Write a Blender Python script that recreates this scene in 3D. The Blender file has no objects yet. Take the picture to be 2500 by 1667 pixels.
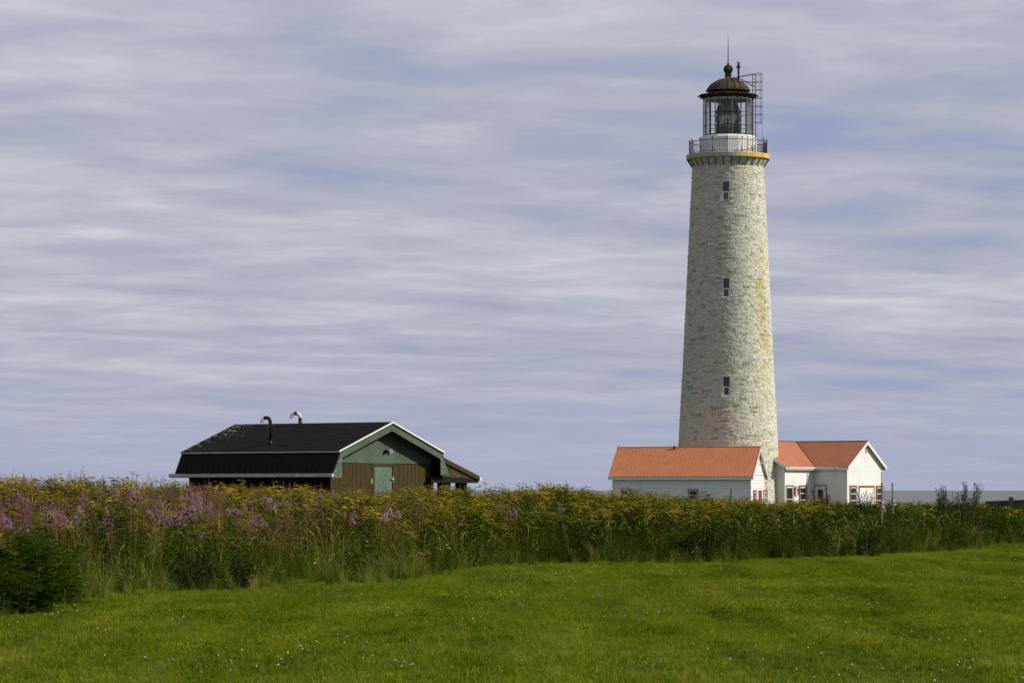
import bpy, math, random
import numpy as np
from mathutils import Vector, Matrix
R = math.radians
random.seed(7); rng = np.random.default_rng(7)
S = bpy.context.scene
C = S.collection

# ------------------------------------------------------------------ camera, light, sky, exposure
EYE = 1.65; FPX = 8500.0; HOR = 1195.0
cam = bpy.data.objects.new("camera", bpy.data.cameras.new("camera")); C.objects.link(cam)
cam.location = (0, 0, EYE); cam.rotation_euler = (R(90), 0, 0)
cam.data.sensor_width = 36; cam.data.lens = 36 * FPX / 2500
cam.data.shift_y = (HOR - 833.5) / 2500
cam.data.clip_start = 0.5; cam.data.clip_end = 200000
S.camera = cam
S.view_settings.view_transform = 'Standard'; S.view_settings.look = 'None'
S.view_settings.exposure = 0.0; S.view_settings.gamma = 1

SUN_AZ, SUN_EL = R(83), R(33)          # azimuth measured from "towards the camera" to the right
sv = Vector((math.sin(SUN_AZ) * math.cos(SUN_EL), -math.cos(SUN_AZ) * math.cos(SUN_EL), math.sin(SUN_EL)))
sl = bpy.data.lights.new("sun", 'SUN'); sl.energy = 4.8; sl.angle = R(0.8); sl.color = (1, .93, .80)
so = bpy.data.objects.new("sun", sl); C.objects.link(so)
so.rotation_euler = sv.to_track_quat('Z', 'Y').to_euler(); so.location = (60, 0, 60)


def lin(r, g, b):
    f = lambda c: (c / 255 / 12.92) if c <= 10 else ((c / 255 + .055) / 1.055) ** 2.4
    return (f(r), f(g), f(b), 1)


class NT:
    """tiny node-tree helper"""
    def __init__(s, nt): s.nt = nt; s.n = nt.nodes; s.l = nt.links
    def new(s, t, **kw):
        n = s.n.new(t)
        for k, v in kw.items():
            if k.startswith('_'): setattr(n, k[1:], v)
        return n
    def link(s, a, b): s.l.new(a, b)
    def math(s, op, a, b=None, clamp=False):
        n = s.n.new('ShaderNodeMath'); n.operation = op; n.use_clamp = clamp
        for i, v in enumerate((a, b)):
            if v is None: continue
            if isinstance(v, (int, float)): n.inputs[i].default_value = v
            else: s.l.new(v, n.inputs[i])
        return n.outputs[0]
    def noise(s, vec, scale, detail=4, rough=.55, dist=0):
        n = s.n.new('ShaderNodeTexNoise'); n.inputs['Scale'].default_value = scale
        n.inputs['Detail'].default_value = detail; n.inputs['Roughness'].default_value = rough
        n.inputs['Distortion'].default_value = dist
        if vec is not None: s.l.new(vec, n.inputs['Vector'])
        return n.outputs['Fac']
    def ramp(s, fac, stops):
        n = s.n.new('ShaderNodeValToRGB'); e = n.color_ramp.elements
        while len(e) < len(stops): e.new(.5)
        for q, (p, c) in zip(e, stops):
            q.position = p; q.color = c if len(c) == 4 else (*c, 1)
        s.l.new(fac, n.inputs[0]); return n.outputs[0]
    def mix(s, f, a, b, mode='MIX'):
        n = s.n.new('ShaderNodeMix'); n.data_type = 'RGBA'; n.blend_type = mode
        for v, i in ((f, 0), (a, 6), (b, 7)):
            if isinstance(v, (int, float)): n.inputs[i].default_value = v
            elif isinstance(v, tuple): n.inputs[i].default_value = v if len(v) == 4 else (*v, 1)
            else: s.l.new(v, n.inputs[i])
        return n.outputs[2]
    def mapping(s, vec, scale=(1, 1, 1), rot=(0, 0, 0), loc=(0, 0, 0)):
        n = s.n.new('ShaderNodeMapping'); n.inputs['Scale'].default_value = scale
        n.inputs['Rotation'].default_value = rot; n.inputs['Location'].default_value = loc
        s.l.new(vec, n.inputs['Vector']); return n.outputs[0]


W = bpy.data.worlds.new("World"); S.world = W; W.use_nodes = True
w = NT(W.node_tree); w.n.clear()
wo = w.new('ShaderNodeOutputWorld')
sky = w.new('ShaderNodeTexSky'); sky.sky_type = 'NISHITA'; sky.sun_disc = False
sky.sun_elevation = SUN_EL; sky.sun_rotation = math.atan2(sv.x, sv.y)
b1 = w.new('ShaderNodeBackground'); b1.inputs[1].default_value = .07; w.link(sky.outputs[0], b1.inputs[0])
tc = w.new('ShaderNodeTexCoord').outputs['Generated']
sp = w.new('ShaderNodeSeparateXYZ'); w.link(tc, sp.inputs[0])
zc = w.math('MAXIMUM', sp.outputs[2], 0.0)
e_ = w.math('ADD', zc, .065)
cb = w.new('ShaderNodeCombineXYZ')
w.link(w.math('DIVIDE', sp.outputs[0], e_), cb.inputs[0]); w.link(w.math('DIVIDE', sp.outputs[1], e_), cb.inputs[1])
def streak(rot, sx, sy, loc=(0, 0, 0)):
    return w.mapping(w.mapping(cb.outputs[0], rot=(0, 0, R(rot)), loc=loc), scale=(sx, sy, 1))


n1 = w.noise(streak(-38, .55, 1.1, (3.1, 1.7, 0)), .55, 3, .45, .3)
n2 = w.noise(streak(-28, 2.6, 2.9, (7, 2, 0)), 1.0, 4, .48, .35)
n3 = w.noise(streak(-30, 7.5, 8.5, (1, 9, 0)), 1.2, 5, .55, .6)
v = w.math('ADD', w.math('ADD', w.math('MULTIPLY', n1, .42), w.math('MULTIPLY', n2, .43)), w.math('MULTIPLY', n3, .11))
v = w.math('ADD', v, w.math('MULTIPLY', zc, .25))
col = w.ramp(v, [(.35, lin(150, 158, 191)), (.43, lin(165, 170, 190)), (.50, lin(176, 179, 196)), (.57, lin(191, 192, 205)), (.66, lin(210, 210, 216))])
hz = w.new('ShaderNodeMapRange'); w.link(zc, hz.inputs[0]); hz.inputs[1].default_value = 0; hz.inputs[2].default_value = .055
hz.interpolation_type = 'SMOOTHSTEP'; hz.inputs[3].default_value = .75; hz.inputs[4].default_value = 0
col = w.mix(hz.outputs[0], col, lin(163, 170, 196))
b2 = w.new('ShaderNodeBackground'); w.link(col, b2.inputs[0])
up2 = w.new('ShaderNodeMapRange'); w.link(zc, up2.inputs[0]); up2.inputs[1].default_value = .15; up2.inputs[2].default_value = .7; up2.inputs[3].default_value = 1.05; up2.inputs[4].default_value = .72
w.link(up2.outputs[0], b2.inputs[1])
ms = w.new('ShaderNodeMixShader')
up = w.new('ShaderNodeMapRange'); w.link(zc, up.inputs[0]); up.inputs[1].default_value = .15; up.inputs[2].default_value = .8; up.inputs[3].default_value = .94; up.inputs[4].default_value = .55
w.link(up.outputs[0], ms.inputs[0])
w.link(b1.outputs[0], ms.inputs[1]); w.link(b2.outputs[0], ms.inputs[2]); w.link(ms.outputs[0], wo.inputs[0])

# ------------------------------------------------------------------ materials
def mat(name, color, rough=.8, metal=0, spec=.3, build=None, bump=None):
    m = bpy.data.materials.new(name); m.use_nodes = True
    t = NT(m.node_tree); b = t.n['Principled BSDF']
    b.inputs['Base Color'].default_value = color if len(color) == 4 else (*color, 1)
    b.inputs['Roughness'].default_value = rough; b.inputs['Metallic'].default_value = metal
    b.inputs['Specular IOR Level'].default_value = spec
    geo = t.new('ShaderNodeNewGeometry').outputs['Position']
    if build:
        r = build(t, geo)
        if r is not None: t.link(r, b.inputs['Base Color'])
    if bump:
        sc, st, dist = bump
        n = t.noise(geo if not isinstance(sc, tuple) else t.mapping(geo, scale=sc), 1 if isinstance(sc, tuple) else sc, 4, .6)
        bn = t.new('ShaderNodeBump'); bn.inputs['Strength'].default_value = st; bn.inputs['Distance'].default_value = dist
        t.link(n, bn.inputs['Height']); t.link(bn.outputs[0], b.inputs['Normal'])
    return m


def worn(c1, c2, scale=1.5, lo=.4, hi=.7, detail=6, stretch=(1, 1, 1)):
    return lambda t, g: t.ramp(t.noise(t.mapping(g, scale=stretch), scale, detail, .65), [(lo, c1), (hi, c2)])


def leafmat(name, c1, c2, trans=.3, scale=.35, c3=None, facf=None):
    m = bpy.data.materials.new(name); m.use_nodes = True
    t = NT(m.node_tree); t.n.clear(); o = t.new('ShaderNodeOutputMaterial')
    g = t.new('ShaderNodeNewGeometry').outputs['Position']
    rnd = t.new('ShaderNodeObjectInfo').outputs['Random']
    f = t.math('ADD', t.math('MULTIPLY', t.noise(g, scale, 3, .6), .55), t.math('MULTIPLY', rnd, .52))
    st = [(.3, (*c1, 1)), (.75, (*c2, 1))]
    if c3: st = [(.28, (*c1, 1)), (.55, (*c2, 1)), (.8, (*c3, 1))]
    if facf: f = facf(t, g); st = [(.39, (*c1, 1)), (.50, (*c2, 1)), (.62, (*c3, 1))]
    c = t.ramp(f, st)
    d = t.new('ShaderNodeBsdfDiffuse'); tr = t.new('ShaderNodeBsdfTranslucent'); t.link(c, d.inputs[0]); t.link(c, tr.inputs[0])
    mx = t.new('ShaderNodeMixShader'); mx.inputs[0].default_value = trans
    t.link(d.outputs[0], mx.inputs[1]); t.link(tr.outputs[0], mx.inputs[2]); t.link(mx.outputs[0], o.inputs[0])
    return m


M = {}
M['white'] = mat('white_paint', (.78, .78, .76), .55, build=worn((.66, .67, .665, 1), (.73, .74, .73, 1), .8, .35, .6))
M['white_trim'] = mat('white_trim', (.70, .71, .70), .5)
M['red_roof'] = mat('red_sheet_metal', (.43, .135, .075), .5, spec=.35, build=worn((.34, .120, .055, 1), (.40, .147, .070, 1), .9, .35, .65, 6, (1, 1, 2.2)))
M['ribbed_roof'] = mat('ribbed_orange_metal', (.48, .18, .085), .5, spec=.35, build=worn((.50, .180, .080, 1), (.56, .215, .100, 1), .9, .35, .65, 6, (1, 1, 2.2)))
M['red_trim'] = mat('red_trim', (.33, .075, .035), .6, build=worn((.20, .048, .018, 1), (.27, .07, .024, 1), 3))
M['dark_trim'] = mat('dark_trim', (.03, .012, .01), .6)
M['glass_dark'] = mat('dark_glass', (.012, .014, .018), .08, spec=.6)
M['glass_blue'] = mat('blue_glass', (.018, .022, .04), .1, spec=.7)
M['glass_grey'] = mat('grey_blind', (.10, .115, .125), .5)
M['iron'] = mat('dark_iron', (.012, .014, .013), .55, .3)
M['rust_iron'] = mat('rusty_iron', (.03, .014, .01), .75, .2, build=worn((.010, .008, .008, 1), (.085, .022, .012, 1), 4, .45, .72))
M['galv'] = mat('weathered_gutter', (.45, .48, .50), .5, .1, build=worn((.36, .39, .41, 1), (.56, .59, .60, 1), 4))
M['wood_post'] = mat('grey_wood', (.17, .16, .125), .9, build=worn((.10, .09, .07, 1), (.24, .22, .17, 1), 6, .35, .65, 5, (3, 3, .6)))
M['cloth'] = mat('white_cloth', (.7, .7, .66), .9)
M['plaster'] = mat('shaded_plaster', (.5, .5, .43), .85, build=worn((.28, .29, .24, 1), (.48, .48, .40, 1), 2.2, .35, .62))  # corbel render, darkened to carry the shadow under the gallery slab


def deck_mat(t, g):
    o = t.new('ShaderNodeTexCoord').outputs['Object']
    base = t.ramp(t.noise(o, 1.2, 5), [(.35, (.30, .315, .25, 1)), (.65, (.42, .43, .33, 1))])
    rust = t.noise(t.mapping(o, scale=(5, 5, .7)), 1.0, 5, .65)
    s_ = t.new('ShaderNodeSeparateXYZ'); t.link(o, s_.inputs[0])
    right = t.new('ShaderNodeMapRange'); t.link(s_.outputs[0], right.inputs[0])
    right.inputs[1].default_value = .2; right.inputs[2].default_value = 1.9
    k = t.math('MULTIPLY', t.ramp(rust, [(.28, (0, 0, 0)), (.5, (1, 1, 1))]), right.outputs[0], True)
    k2 = t.math('MULTIPLY', t.ramp(t.noise(t.mapping(o, scale=(9, 9, .5), loc=(4, 2, 1)), 1, 4), [(.5, (0, 0, 0)), (.62, (1, 1, 1))]), right.outputs[0], True)
    return t.mix(k2, t.mix(k, base, (.62, .47, .14)), (.45, .17, .03))


M['deck'] = mat('stained_concrete', (.4, .4, .33), .85, build=deck_mat)


def stone_mat(t, g):
    a = t.new('ShaderNodeVertexColor'); a.layer_name = 'tone'
    f = t.noise(g, 7, 6, .7)
    return t.mix(1.0, a.outputs[0], t.ramp(f, [(.3, (.66, .66, .65, 1)), (.62, (1.06, 1.06, 1.04, 1))]), 'MULTIPLY')


M['stone'] = mat('quarried_stone', (.5, .5, .4), .9, build=stone_mat, bump=(9, .6, .04))
M['mortar'] = mat('mortar', (.5, .49, .40), .95)


def dome_mat(t, g):
    o = t.new('ShaderNodeTexCoord').outputs['Object']
    base = t.ramp(t.noise(o, 1.6, 6, .7), [(.35, (.028, .028, .022, 1)), (.6, (.06, .055, .035, 1)), (.8, (.10, .08, .035, 1))])
    s_ = t.new('ShaderNodeSeparateXYZ'); t.link(o, s_.inputs[0])
    rr = t.new('ShaderNodeMapRange'); t.link(s_.outputs[0], rr.inputs[0]); rr.inputs[1].default_value = -.2; rr.inputs[2].default_value = 1.2
    rust = t.math('MULTIPLY', t.ramp(t.noise(t.mapping(o, scale=(2.2, 2.2, .9), loc=(2, 5, 0)), 1.5, 6, .7), [(.42, (0, 0, 0)), (.66, (1, 1, 1))]), rr.outputs[0], True)
    return t.mix(rust, base, (.20, .055, .02))


M['dome'] = mat('rusting_copper', (.05, .05, .04), .65, .1, build=dome_mat)
M['dome_rib'] = mat('rusty_rib', (.11, .04, .02), .7, build=worn((.025, .02, .014, 1), (.12, .04, .018, 1), 3))
M['neck'] = mat('orange_rust', (.23, .07, .025), .8, build=worn((.08, .035, .02, 1), (.30, .10, .03, 1), 5))
M['ball'] = mat('olive_copper', (.035, .035, .025), .6, .1, build=worn((.022, .022, .017, 1), (.06, .05, .03, 1), 3))


def glassy(name, tint, gl, trans, rough=.05):
    m = bpy.data.materials.new(name); m.use_nodes = True; t = NT(m.node_tree); t.n.clear()
    o = t.new('ShaderNodeOutputMaterial'); a = t.new('ShaderNodeBsdfTransparent'); a.inputs[0].default_value = (*tint, 1)
    b = t.new('ShaderNodeBsdfGlossy'); b.inputs['Roughness'].default_value = rough; b.inputs[0].default_value = (*gl, 1)
    fr = t.new('ShaderNodeFresnel'); fr.inputs[0].default_value = 1.5
    f = t.math('ADD', t.math('MULTIPLY', fr.outputs[0], .8), 1 - trans, True)
    mx = t.new('ShaderNodeMixShader'); t.link(f, mx.inputs[0]); t.link(a.outputs[0], mx.inputs[1]); t.link(b.outputs[0], mx.inputs[2])
    t.link(mx.outputs[0], o.inputs[0]); return m


M['pane'] = glassy('clear_pane', (.96, .985, .96), (.9, .9, .9), .985)
M['prism'] = glassy('prism_glass', (.62, .70, .60), (.55, .62, .52), .84, .12)
M['bullseye'] = glassy('bullseye_glass', (.66, .72, .63), (.5, .56, .48), .86, .08)
M['lamp_inner'] = mat('grey_green_interior', (.42, .45, .40), .7)


def shingle(t, g):
    o = t.new('ShaderNodeTexCoord').outputs['Object']
    base = t.ramp(t.noise(t.mapping(o, scale=(.9, 2, 16)), 1.3, 5, .65), [(.35, (.004, .004, .0035, 1)), (.62, (.009, .0088, .007, 1)), (.8, (.018, .017, .013, 1))])
    s_ = t.new('ShaderNodeSeparateXYZ'); t.link(o, s_.inputs[0])
    # peeled pale flakes at the far top corner of the roof (object x runs along the ridge, z up)
    far = t.new('ShaderNodeMapRange'); t.link(s_.outputs[0], far.inputs[0]); far.inputs[1].default_value = -4.6; far.inputs[2].default_value = -6.9
    top = t.new('ShaderNodeMapRange'); t.link(s_.outputs[2], top.inputs[0]); top.inputs[1].default_value = 3.3; top.inputs[2].default_value = 4.05
    k = t.math('MULTIPLY', t.math('ADD', t.math('MULTIPLY', far.outputs[0], .13), t.math('MULTIPLY', top.outputs[0], .045)), 1)
    fl = t.noise(t.mapping(o, scale=(4.5, 2, 9)), 1.6, 4, .7)
    kk = t.math('GREATER_THAN', t.math('ADD', fl, k), .735)
    return t.mix(kk, base, (.30, .30, .29))


M['shingle'] = mat('dark_shingles', (.02, .02, .018), .9, spec=.15, build=shingle)
M['skirt'] = mat('dark_boards_and_wall_shade', (.012, .007, .005), .75, spec=.2, build=worn((.003, .002, .0015, 1), (.011, .006, .0035, 1), 2.5, .4, .7, 4, (2, 2, .8)))  # dark skirt boards; the same colour paints the shade on the left shack wall
peel = lambda base1, base2, fleck, thr, sc: (lambda t, g: t.mix(t.math('GREATER_THAN', t.noise(g, sc, 6, .72), thr), t.ramp(t.noise(g, 1.6, 5, .6), [(.35, base1), (.65, base2)]), fleck))
M['green'] = mat('faded_green_paint', (.06, .10, .07), .75, spec=.2, build=peel((.052, .080, .058, 1), (.080, .115, .082, 1), (.36, .38, .33), .69, 4.2))
M['green_worn'] = mat('flaking_green_paint', (.08, .12, .08), .8, spec=.2, build=peel((.055, .085, .058, 1), (.09, .125, .085, 1), (.22, .24, .18), .56, 11))
M['green_door'] = mat('scuffed_green_door', (.08, .13, .10), .7, spec=.2, build=peel((.085, .135, .105, 1), (.11, .165, .125, 1), (.02, .035, .025), .60, 9))
M['brown'] = mat('brown_boards', (.07, .05, .025), .8, spec=.15, build=worn((.038, .028, .009, 1), (.066, .048, .016, 1), 3, .35, .7, 5, (4, 4, .5)))
M['brown_peel'] = mat('peeling_brown_boards', (.07, .05, .03), .8, spec=.15, build=peel((.035, .026, .014, 1), (.055, .040, .022, 1), (.5, .48, .42), .63, 6.5))
M['black_pipe'] = mat('black_pipe', (.008, .008, .008), .45)
M['white_pipe'] = mat('white_pipe', (.6, .63, .64), .35)
M['yellow'] = mat('yellow_tag', (.55, .5, .05), .6)
M['board_red'] = mat('sign_red_brown', (.25, .055, .025), .6)
M['beige'] = mat('beige_vent', (.45, .44, .30), .7)
M['concrete'] = mat('dark_concrete', (.07, .068, .062), .9, build=worn((.045, .043, .04, 1), (.10, .095, .085, 1), 1.5))


def lawn_fac(t, g):
    mow = t.noise(t.mapping(g, scale=(1.1, .12, 1), rot=(0, 0, R(32))), .9, 3, .5)       # mower passes along the meadow edge
    patch = t.noise(g, .45, 4, .6); fine = t.noise(g, 5.5, 4, .65)
    return t.math('ADD', t.math('ADD', t.math('MULTIPLY', mow, .34), t.math('MULTIPLY', patch, .18)), t.math('MULTIPLY', fine, .48))


def lawn_col(t, g):
    f = lawn_fac(t, g)
    return t.ramp(f, [(.38, (.03, .055, .003, 1)), (.5, (.055, .08, .004, 1)), (.64, (.10, .11, .012, 1))])


M['lawn'] = mat('turf', (.05, .07, .015), .95, spec=.1, build=lawn_col)


def sea_mat():
    m = mat('sea_water', (.10, .105, .10), .35, spec=.35, bump=((.09, .022, 1), .9, 2.5),
            build=lambda t, g: t.ramp(t.noise(t.mapping(g, scale=(1, .045, 1)), .11, 4, .6), [(.38, (.070, .073, .066, 1)), (.62, (.130, .130, .115, 1))]))
    return m


M['sea'] = sea_mat()
# foliage
M['blade'] = leafmat('lawn_blade', (.055, .095, .003), (.150, .202, .008), .35, .30, (.285, .285, .032), facf=lawn_fac)
M['grass'] = leafmat('tall_grass', (.055, .095, .006), (.15, .18, .018), .4, .25, (.33, .28, .07))
M['grass_dark'] = leafmat('dark_grass', (.022, .050, .004), (.065, .105, .010), .35, .3)
M['straw'] = leafmat('straw', (.22, .18, .05), (.36, .29, .10), .3, .5)
M['leaf'] = leafmat('weed_leaf', (.016, .036, .004), (.055, .090, .009), .3, .3)
M['leaf_tansy'] = leafmat('tansy_leaf', (.028, .055, .003), (.085, .11, .008), .35, .3)
M['leaf_fire'] = leafmat('fireweed_leaf', (.05, .055, .010), (.13, .075, .025), .35, .25)
M['tansy'] = leafmat('tansy_head', (.13, .12, .010), (.24, .185, .014), .15, .12, (.46, .33, .03))
M['tansy_green'] = leafmat('tansy_green_head', (.08, .105, .010), (.17, .165, .015), .2, .2)
M['pink'] = leafmat('fireweed_flower', (.34, .15, .26), (.47, .25, .38), .35, .3, (.58, .37, .49))
M['pinkpale'] = leafmat('fireweed_wisp', (.20, .10, .055), (.33, .20, .12), .35, .3)
M['stem'] = leafmat('green_stem', (.05, .06, .018), (.10, .10, .03), .1, .4)
M['stem_red'] = leafmat('red_stem', (.10, .045, .025), (.17, .075, .04), .1, .4)
M['yarrow'] = leafmat('white_umbel', (.50, .49, .36), (.66, .65, .52), .2, .5)
M['bush'] = leafmat('bush_leaf', (.035, .072, .006), (.10, .16, .014), .4, .8)
M['darkleaf'] = leafmat('dark_leaf', (.005, .013, .002), (.018, .034, .005), .25, .8)
M['willow'] = leafmat('willow_leaf', (.065, .085, .045), (.12, .14, .075), .35, .8)
M['golden'] = leafmat('golden_leaf', (.14, .16, .02), (.26, .25, .03), .35, .8)
M['thistle'] = leafmat('thistle_leaf', (.03, .045, .014), (.07, .095, .03), .3, .8)
M['twig'] = mat('twig', (.06, .05, .03), .9)

# ------------------------------------------------------------------ mesh helpers
class MB:
    def __init__(s): s.v = []; s.f = []; s.m = []; s.n = 0
    def add(s, vs, fs, mi=0):
        b = s.n; s.v.extend([tuple(p) for p in vs]); s.n += len(vs)
        s.f.extend([tuple(b + i for i in f) for f in fs]); s.m.extend([mi] * len(fs))
    def build(s, name, mats, parent=None, smooth=False, loc=None, link=True):
        if not isinstance(mats, (list, tuple)): mats = [mats]
        me = bpy.data.meshes.new(name)
        L = Vector(loc) if loc is not None else Vector((0, 0, 0))
        if parent is not None and loc is None: L = parent.location.copy()
        me.from_pydata([(a - L.x, b - L.y, c - L.z) for a, b, c in s.v], [], s.f)
        for m in mats: me.materials.append(m)
        me.polygons.foreach_set('material_index', s.m)
        if smooth: me.polygons.foreach_set('use_smooth', [True] * len(s.f))
        me.update()
        o = bpy.data.objects.new(name, me)
        if link: C.objects.link(o)
        if parent is not None:
            # every part is modelled in world coordinates and stored relative to its parent chain
            o.parent = parent
            base = Vector((0, 0, 0)); q = parent
            while q is not None: base += q.location; q = q.parent
            off = base - L
            if off.length > 1e-9:
                me.transform(Matrix.Translation(-off)); me.update()
        elif loc is not None: o.location = L
        return o
    def box(s, x0, x1, y0, y1, z0, z1, mi=0):
        s.add([(x, y, z) for z in (z0, z1) for y in (y0, y1) for x in (x0, x1)],
              [(0, 2, 3, 1), (4, 5, 7, 6), (0, 1, 5, 4), (2, 6, 7, 3), (0, 4, 6, 2), (1, 3, 7, 5)], mi)
    def hexa(s, p, mi=0):   # 8 points, bottom ring then top ring
        s.add(p, [(3, 2, 1, 0), (4, 5, 6, 7), (0, 1, 5, 4), (1, 2, 6, 5), (2, 3, 7, 6), (3, 0, 4, 7)], mi)
    def tube(s, pts, r, k=6, mi=0, cap=True):
        pts = [Vector(p) for p in pts]; n = len(pts); rs = r if isinstance(r, (list, tuple)) else [r] * n
        vs = []; u = None
        for i, p in enumerate(pts):
            d = (pts[min(i + 1, n - 1)] - pts[max(i - 1, 0)]).normalized()
            if u is None: u = d.cross(Vector((0, 0, 1)) if abs(d.z) < .95 else Vector((1, 0, 0))).normalized()
            else: u = (u - d * u.dot(d)).normalized()
            w_ = d.cross(u)
            for j in range(k):
                a = 2 * math.pi * j / k; vs.append(p + (u * math.cos(a) + w_ * math.sin(a)) * rs[i])
        fs = [(i * k + j, i * k + (j + 1) % k, (i + 1) * k + (j + 1) % k, (i + 1) * k + j) for i in range(n - 1) for j in range(k)]
        if cap: fs += [tuple(range(k))[::-1], tuple((n - 1) * k + j for j in range(k))]
        s.add(vs, fs, mi)
    def lathe(s, c, prof, k=48, mi=0, off=0.0, cap=False):
        vs = []
        for r, z in prof:
            for j in range(k):
                a = off + 2 * math.pi * j / k; vs.append((c[0] + r * math.sin(a), c[1] - r * math.cos(a), z))
        n = len(prof)
        fs = [(i * k + j, i * k + (j + 1) % k, (i + 1) * k + (j + 1) % k, (i + 1) * k + j) for i in range(n - 1) for j in range(k)]
        if cap: fs += [tuple(range(k))[::-1], tuple((n - 1) * k + j for j in range(k))]
        s.add(vs, fs, mi)
    def sphere(s, c, r, k=10, mi=0, sz=1.0):
        n = max(4, k // 2)
        s.lathe((c[0], c[1]), [(max(1e-4, r * math.sin(math.pi * i / n)), c[2] - r * sz * math.cos(math.pi * i / n)) for i in range(n + 1)], k, mi)


def props(o, label=None, cat=None, group=None, kind=None):
    if label: o['label'] = label
    if cat: o['category'] = cat
    if group: o['group'] = group
    if kind: o['kind'] = kind
    return o


def thing(name, loc, label, cat, group=None):
    o = bpy.data.objects.new(name, None); C.objects.link(o); o.location = loc
    o.empty_display_size = .3
    return props(o, label, cat, group)


class Fr:
    """vertical wall frame: a along the wall, o outwards, z up"""
    def __init__(s, O, t, n): s.O = Vector((O[0], O[1], 0)); s.t = Vector((t[0], t[1], 0)); s.n = Vector((n[0], n[1], 0))
    def p(s, a, z, o=0): q = s.O + s.t * a + s.n * o; return (q.x, q.y, z)
    def box(s, mb, a0, a1, z0, z1, o0, o1, mi=0):
        mb.hexa([s.p(a0, z0, o0), s.p(a1, z0, o0), s.p(a1, z0, o1), s.p(a0, z0, o1), s.p(a0, z1, o0), s.p(a1, z1, o0), s.p(a1, z1, o1), s.p(a0, z1, o1)], mi)
    def prism(s, mb, poly, o0, o1, mi=0):
        n = len(poly)
        vs = [s.p(a, z, o0) for a, z in poly] + [s.p(a, z, o1) for a, z in poly]
        mb.add(vs, [tuple(range(n))[::-1], tuple(range(n, 2 * n))] + [(i, (i + 1) % n, n + (i + 1) % n, n + i) for i in range(n)], mi)
    def laps(s, mb, z0, z1, ext, row, mi=0, thick=.022):
        z = z0; k = 0
        while z < z1 - 1e-4:
            zt = min(z + row, z1); a0, a1 = ext(z); b0, b1 = ext(zt)
            if a1 - a0 > .02:
                if b1 < b0: b0 = b1 = (b0 + b1) / 2
                zb_ = z + row * .13
                mb.hexa([s.p(a0, z, -.05), s.p(a1, z, -.05), s.p(a1, z, -.02), s.p(a0, z, -.02), s.p(a0, zb_, -.05), s.p(a1, zb_, -.05), s.p(a1, zb_, -.02), s.p(a0, zb_, -.02)], mi)
                mb.hexa([s.p(a0, zb_, -.05), s.p(a1, zb_, -.05), s.p(a1, zb_, thick), s.p(a0, zb_, thick),
                         s.p(b0, zt, -.05), s.p(b1, zt, -.05), s.p(b1, zt, .003), s.p(b0, zt, .003)], mi)
            z = zt


def interp(x, xs, ys): return np.interp(x, xs, ys)

# ------------------------------------------------------------------ terrain
PXE = [-1500, 0, 100, 200, 300, 400, 550, 700, 900, 1000, 1120, 1250, 1400, 1600, 1800, 2000, 2200, 2350, 2500, 4000]
PYE = [1600, 1512, 1490, 1476, 1455, 1447, 1443, 1437, 1425, 1419, 1401, 1384, 1379, 1376, 1372, 1368, 1358, 1345, 1326, 1300]
PXA = [-1500, 0, 500, 700, 1000, 1150, 1350, 1500, 1650, 1900, 2300, 2500, 4000]
PA = [.55, .55, .48, .40, .34, .32, .40, .34, .22, .14, .14, .10, .1]


def edge_d(px): return EYE * FPX / (np.interp(px, PXE, PYE) - HOR)


def sstep(x): x = np.clip(x, 0, 1); return x * x * (3 - 2 * x)


def ground(x, y):
    x = np.asarray(x, float); y = np.asarray(y, float)
    px = 1250 + FPX * x / np.maximum(y, 8)
    d0 = edge_d(px); A = np.interp(px, PXA, PA)
    z = A * sstep((y - d0) / 26) * (1 - sstep((y - 106) / 22))
    z = z + .035 * np.sin(x * .35 + 1.3) * np.sin(y * .21) + .02 * np.sin(x * .9 + y * .5)
    return z * np.where(y < 8, 0, 1) - 14 * sstep((y - 318) / 22)


def grid_mesh(name, xs, ys, zf, m, label_kind):
    X, Y = np.meshgrid(xs, ys); Z = zf(X, Y); nx, ny = len(xs), len(ys)
    me = bpy.data.meshes.new(name)
    v = np.stack([X.ravel(), Y.ravel(), Z.ravel()], 1)
    i = (np.arange(ny - 1)[:, None] * nx + np.arange(nx - 1)[None]).ravel()
    f = np.stack([i, i + 1, i + nx + 1, i + nx], 1)
    me.from_pydata(v.tolist(), [], f.tolist()); me.materials.append(m)
    me.polygons.foreach_set('use_smooth', [True] * len(f))
    o = bpy.data.objects.new(name, me); C.objects.link(o); o['kind'] = label_kind
    return o


xs = np.unique(np.concatenate([np.linspace(-600, -40, 30), np.linspace(-40, 60, 161), np.linspace(60, 700, 30)]))
ys = np.unique(np.concatenate([np.linspace(-120, 20, 12), np.linspace(20, 150, 180), np.linspace(150, 345, 70)]))
grid_mesh('ground', xs, ys, ground, M['lawn'], 'structure')
sx = np.linspace(-30000, 30000, 5); sy = np.array([300, 2000, 10000, 60000.])
grid_mesh('sea', sx, sy, lambda x, y: x * 0 - 11.5, M['sea'], 'structure')

# ------------------------------------------------------------------ lighthouse
TX, TY = 16.76, 270.0; SC = FPX / TY
lh = thing('lighthouse', (TX, TY, 0), 'tall round pale stone lighthouse with glazed lantern and rusting dark dome', 'lighthouse')
rz = [0, 1.2, 6.26, 11.02, 26.8]; rr_ = [4.06, 3.98, 3.77, 3.50, 2.74]
def RT(z): return float(np.interp(z, rz, rr_))
WINS = [(8.85, 10.35, 'dark'), (16.38, 17.88, 'blue'), (23.83, 25.33, 'blue')]
def waz(z): return math.asin(-.35 / RT(z))


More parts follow.
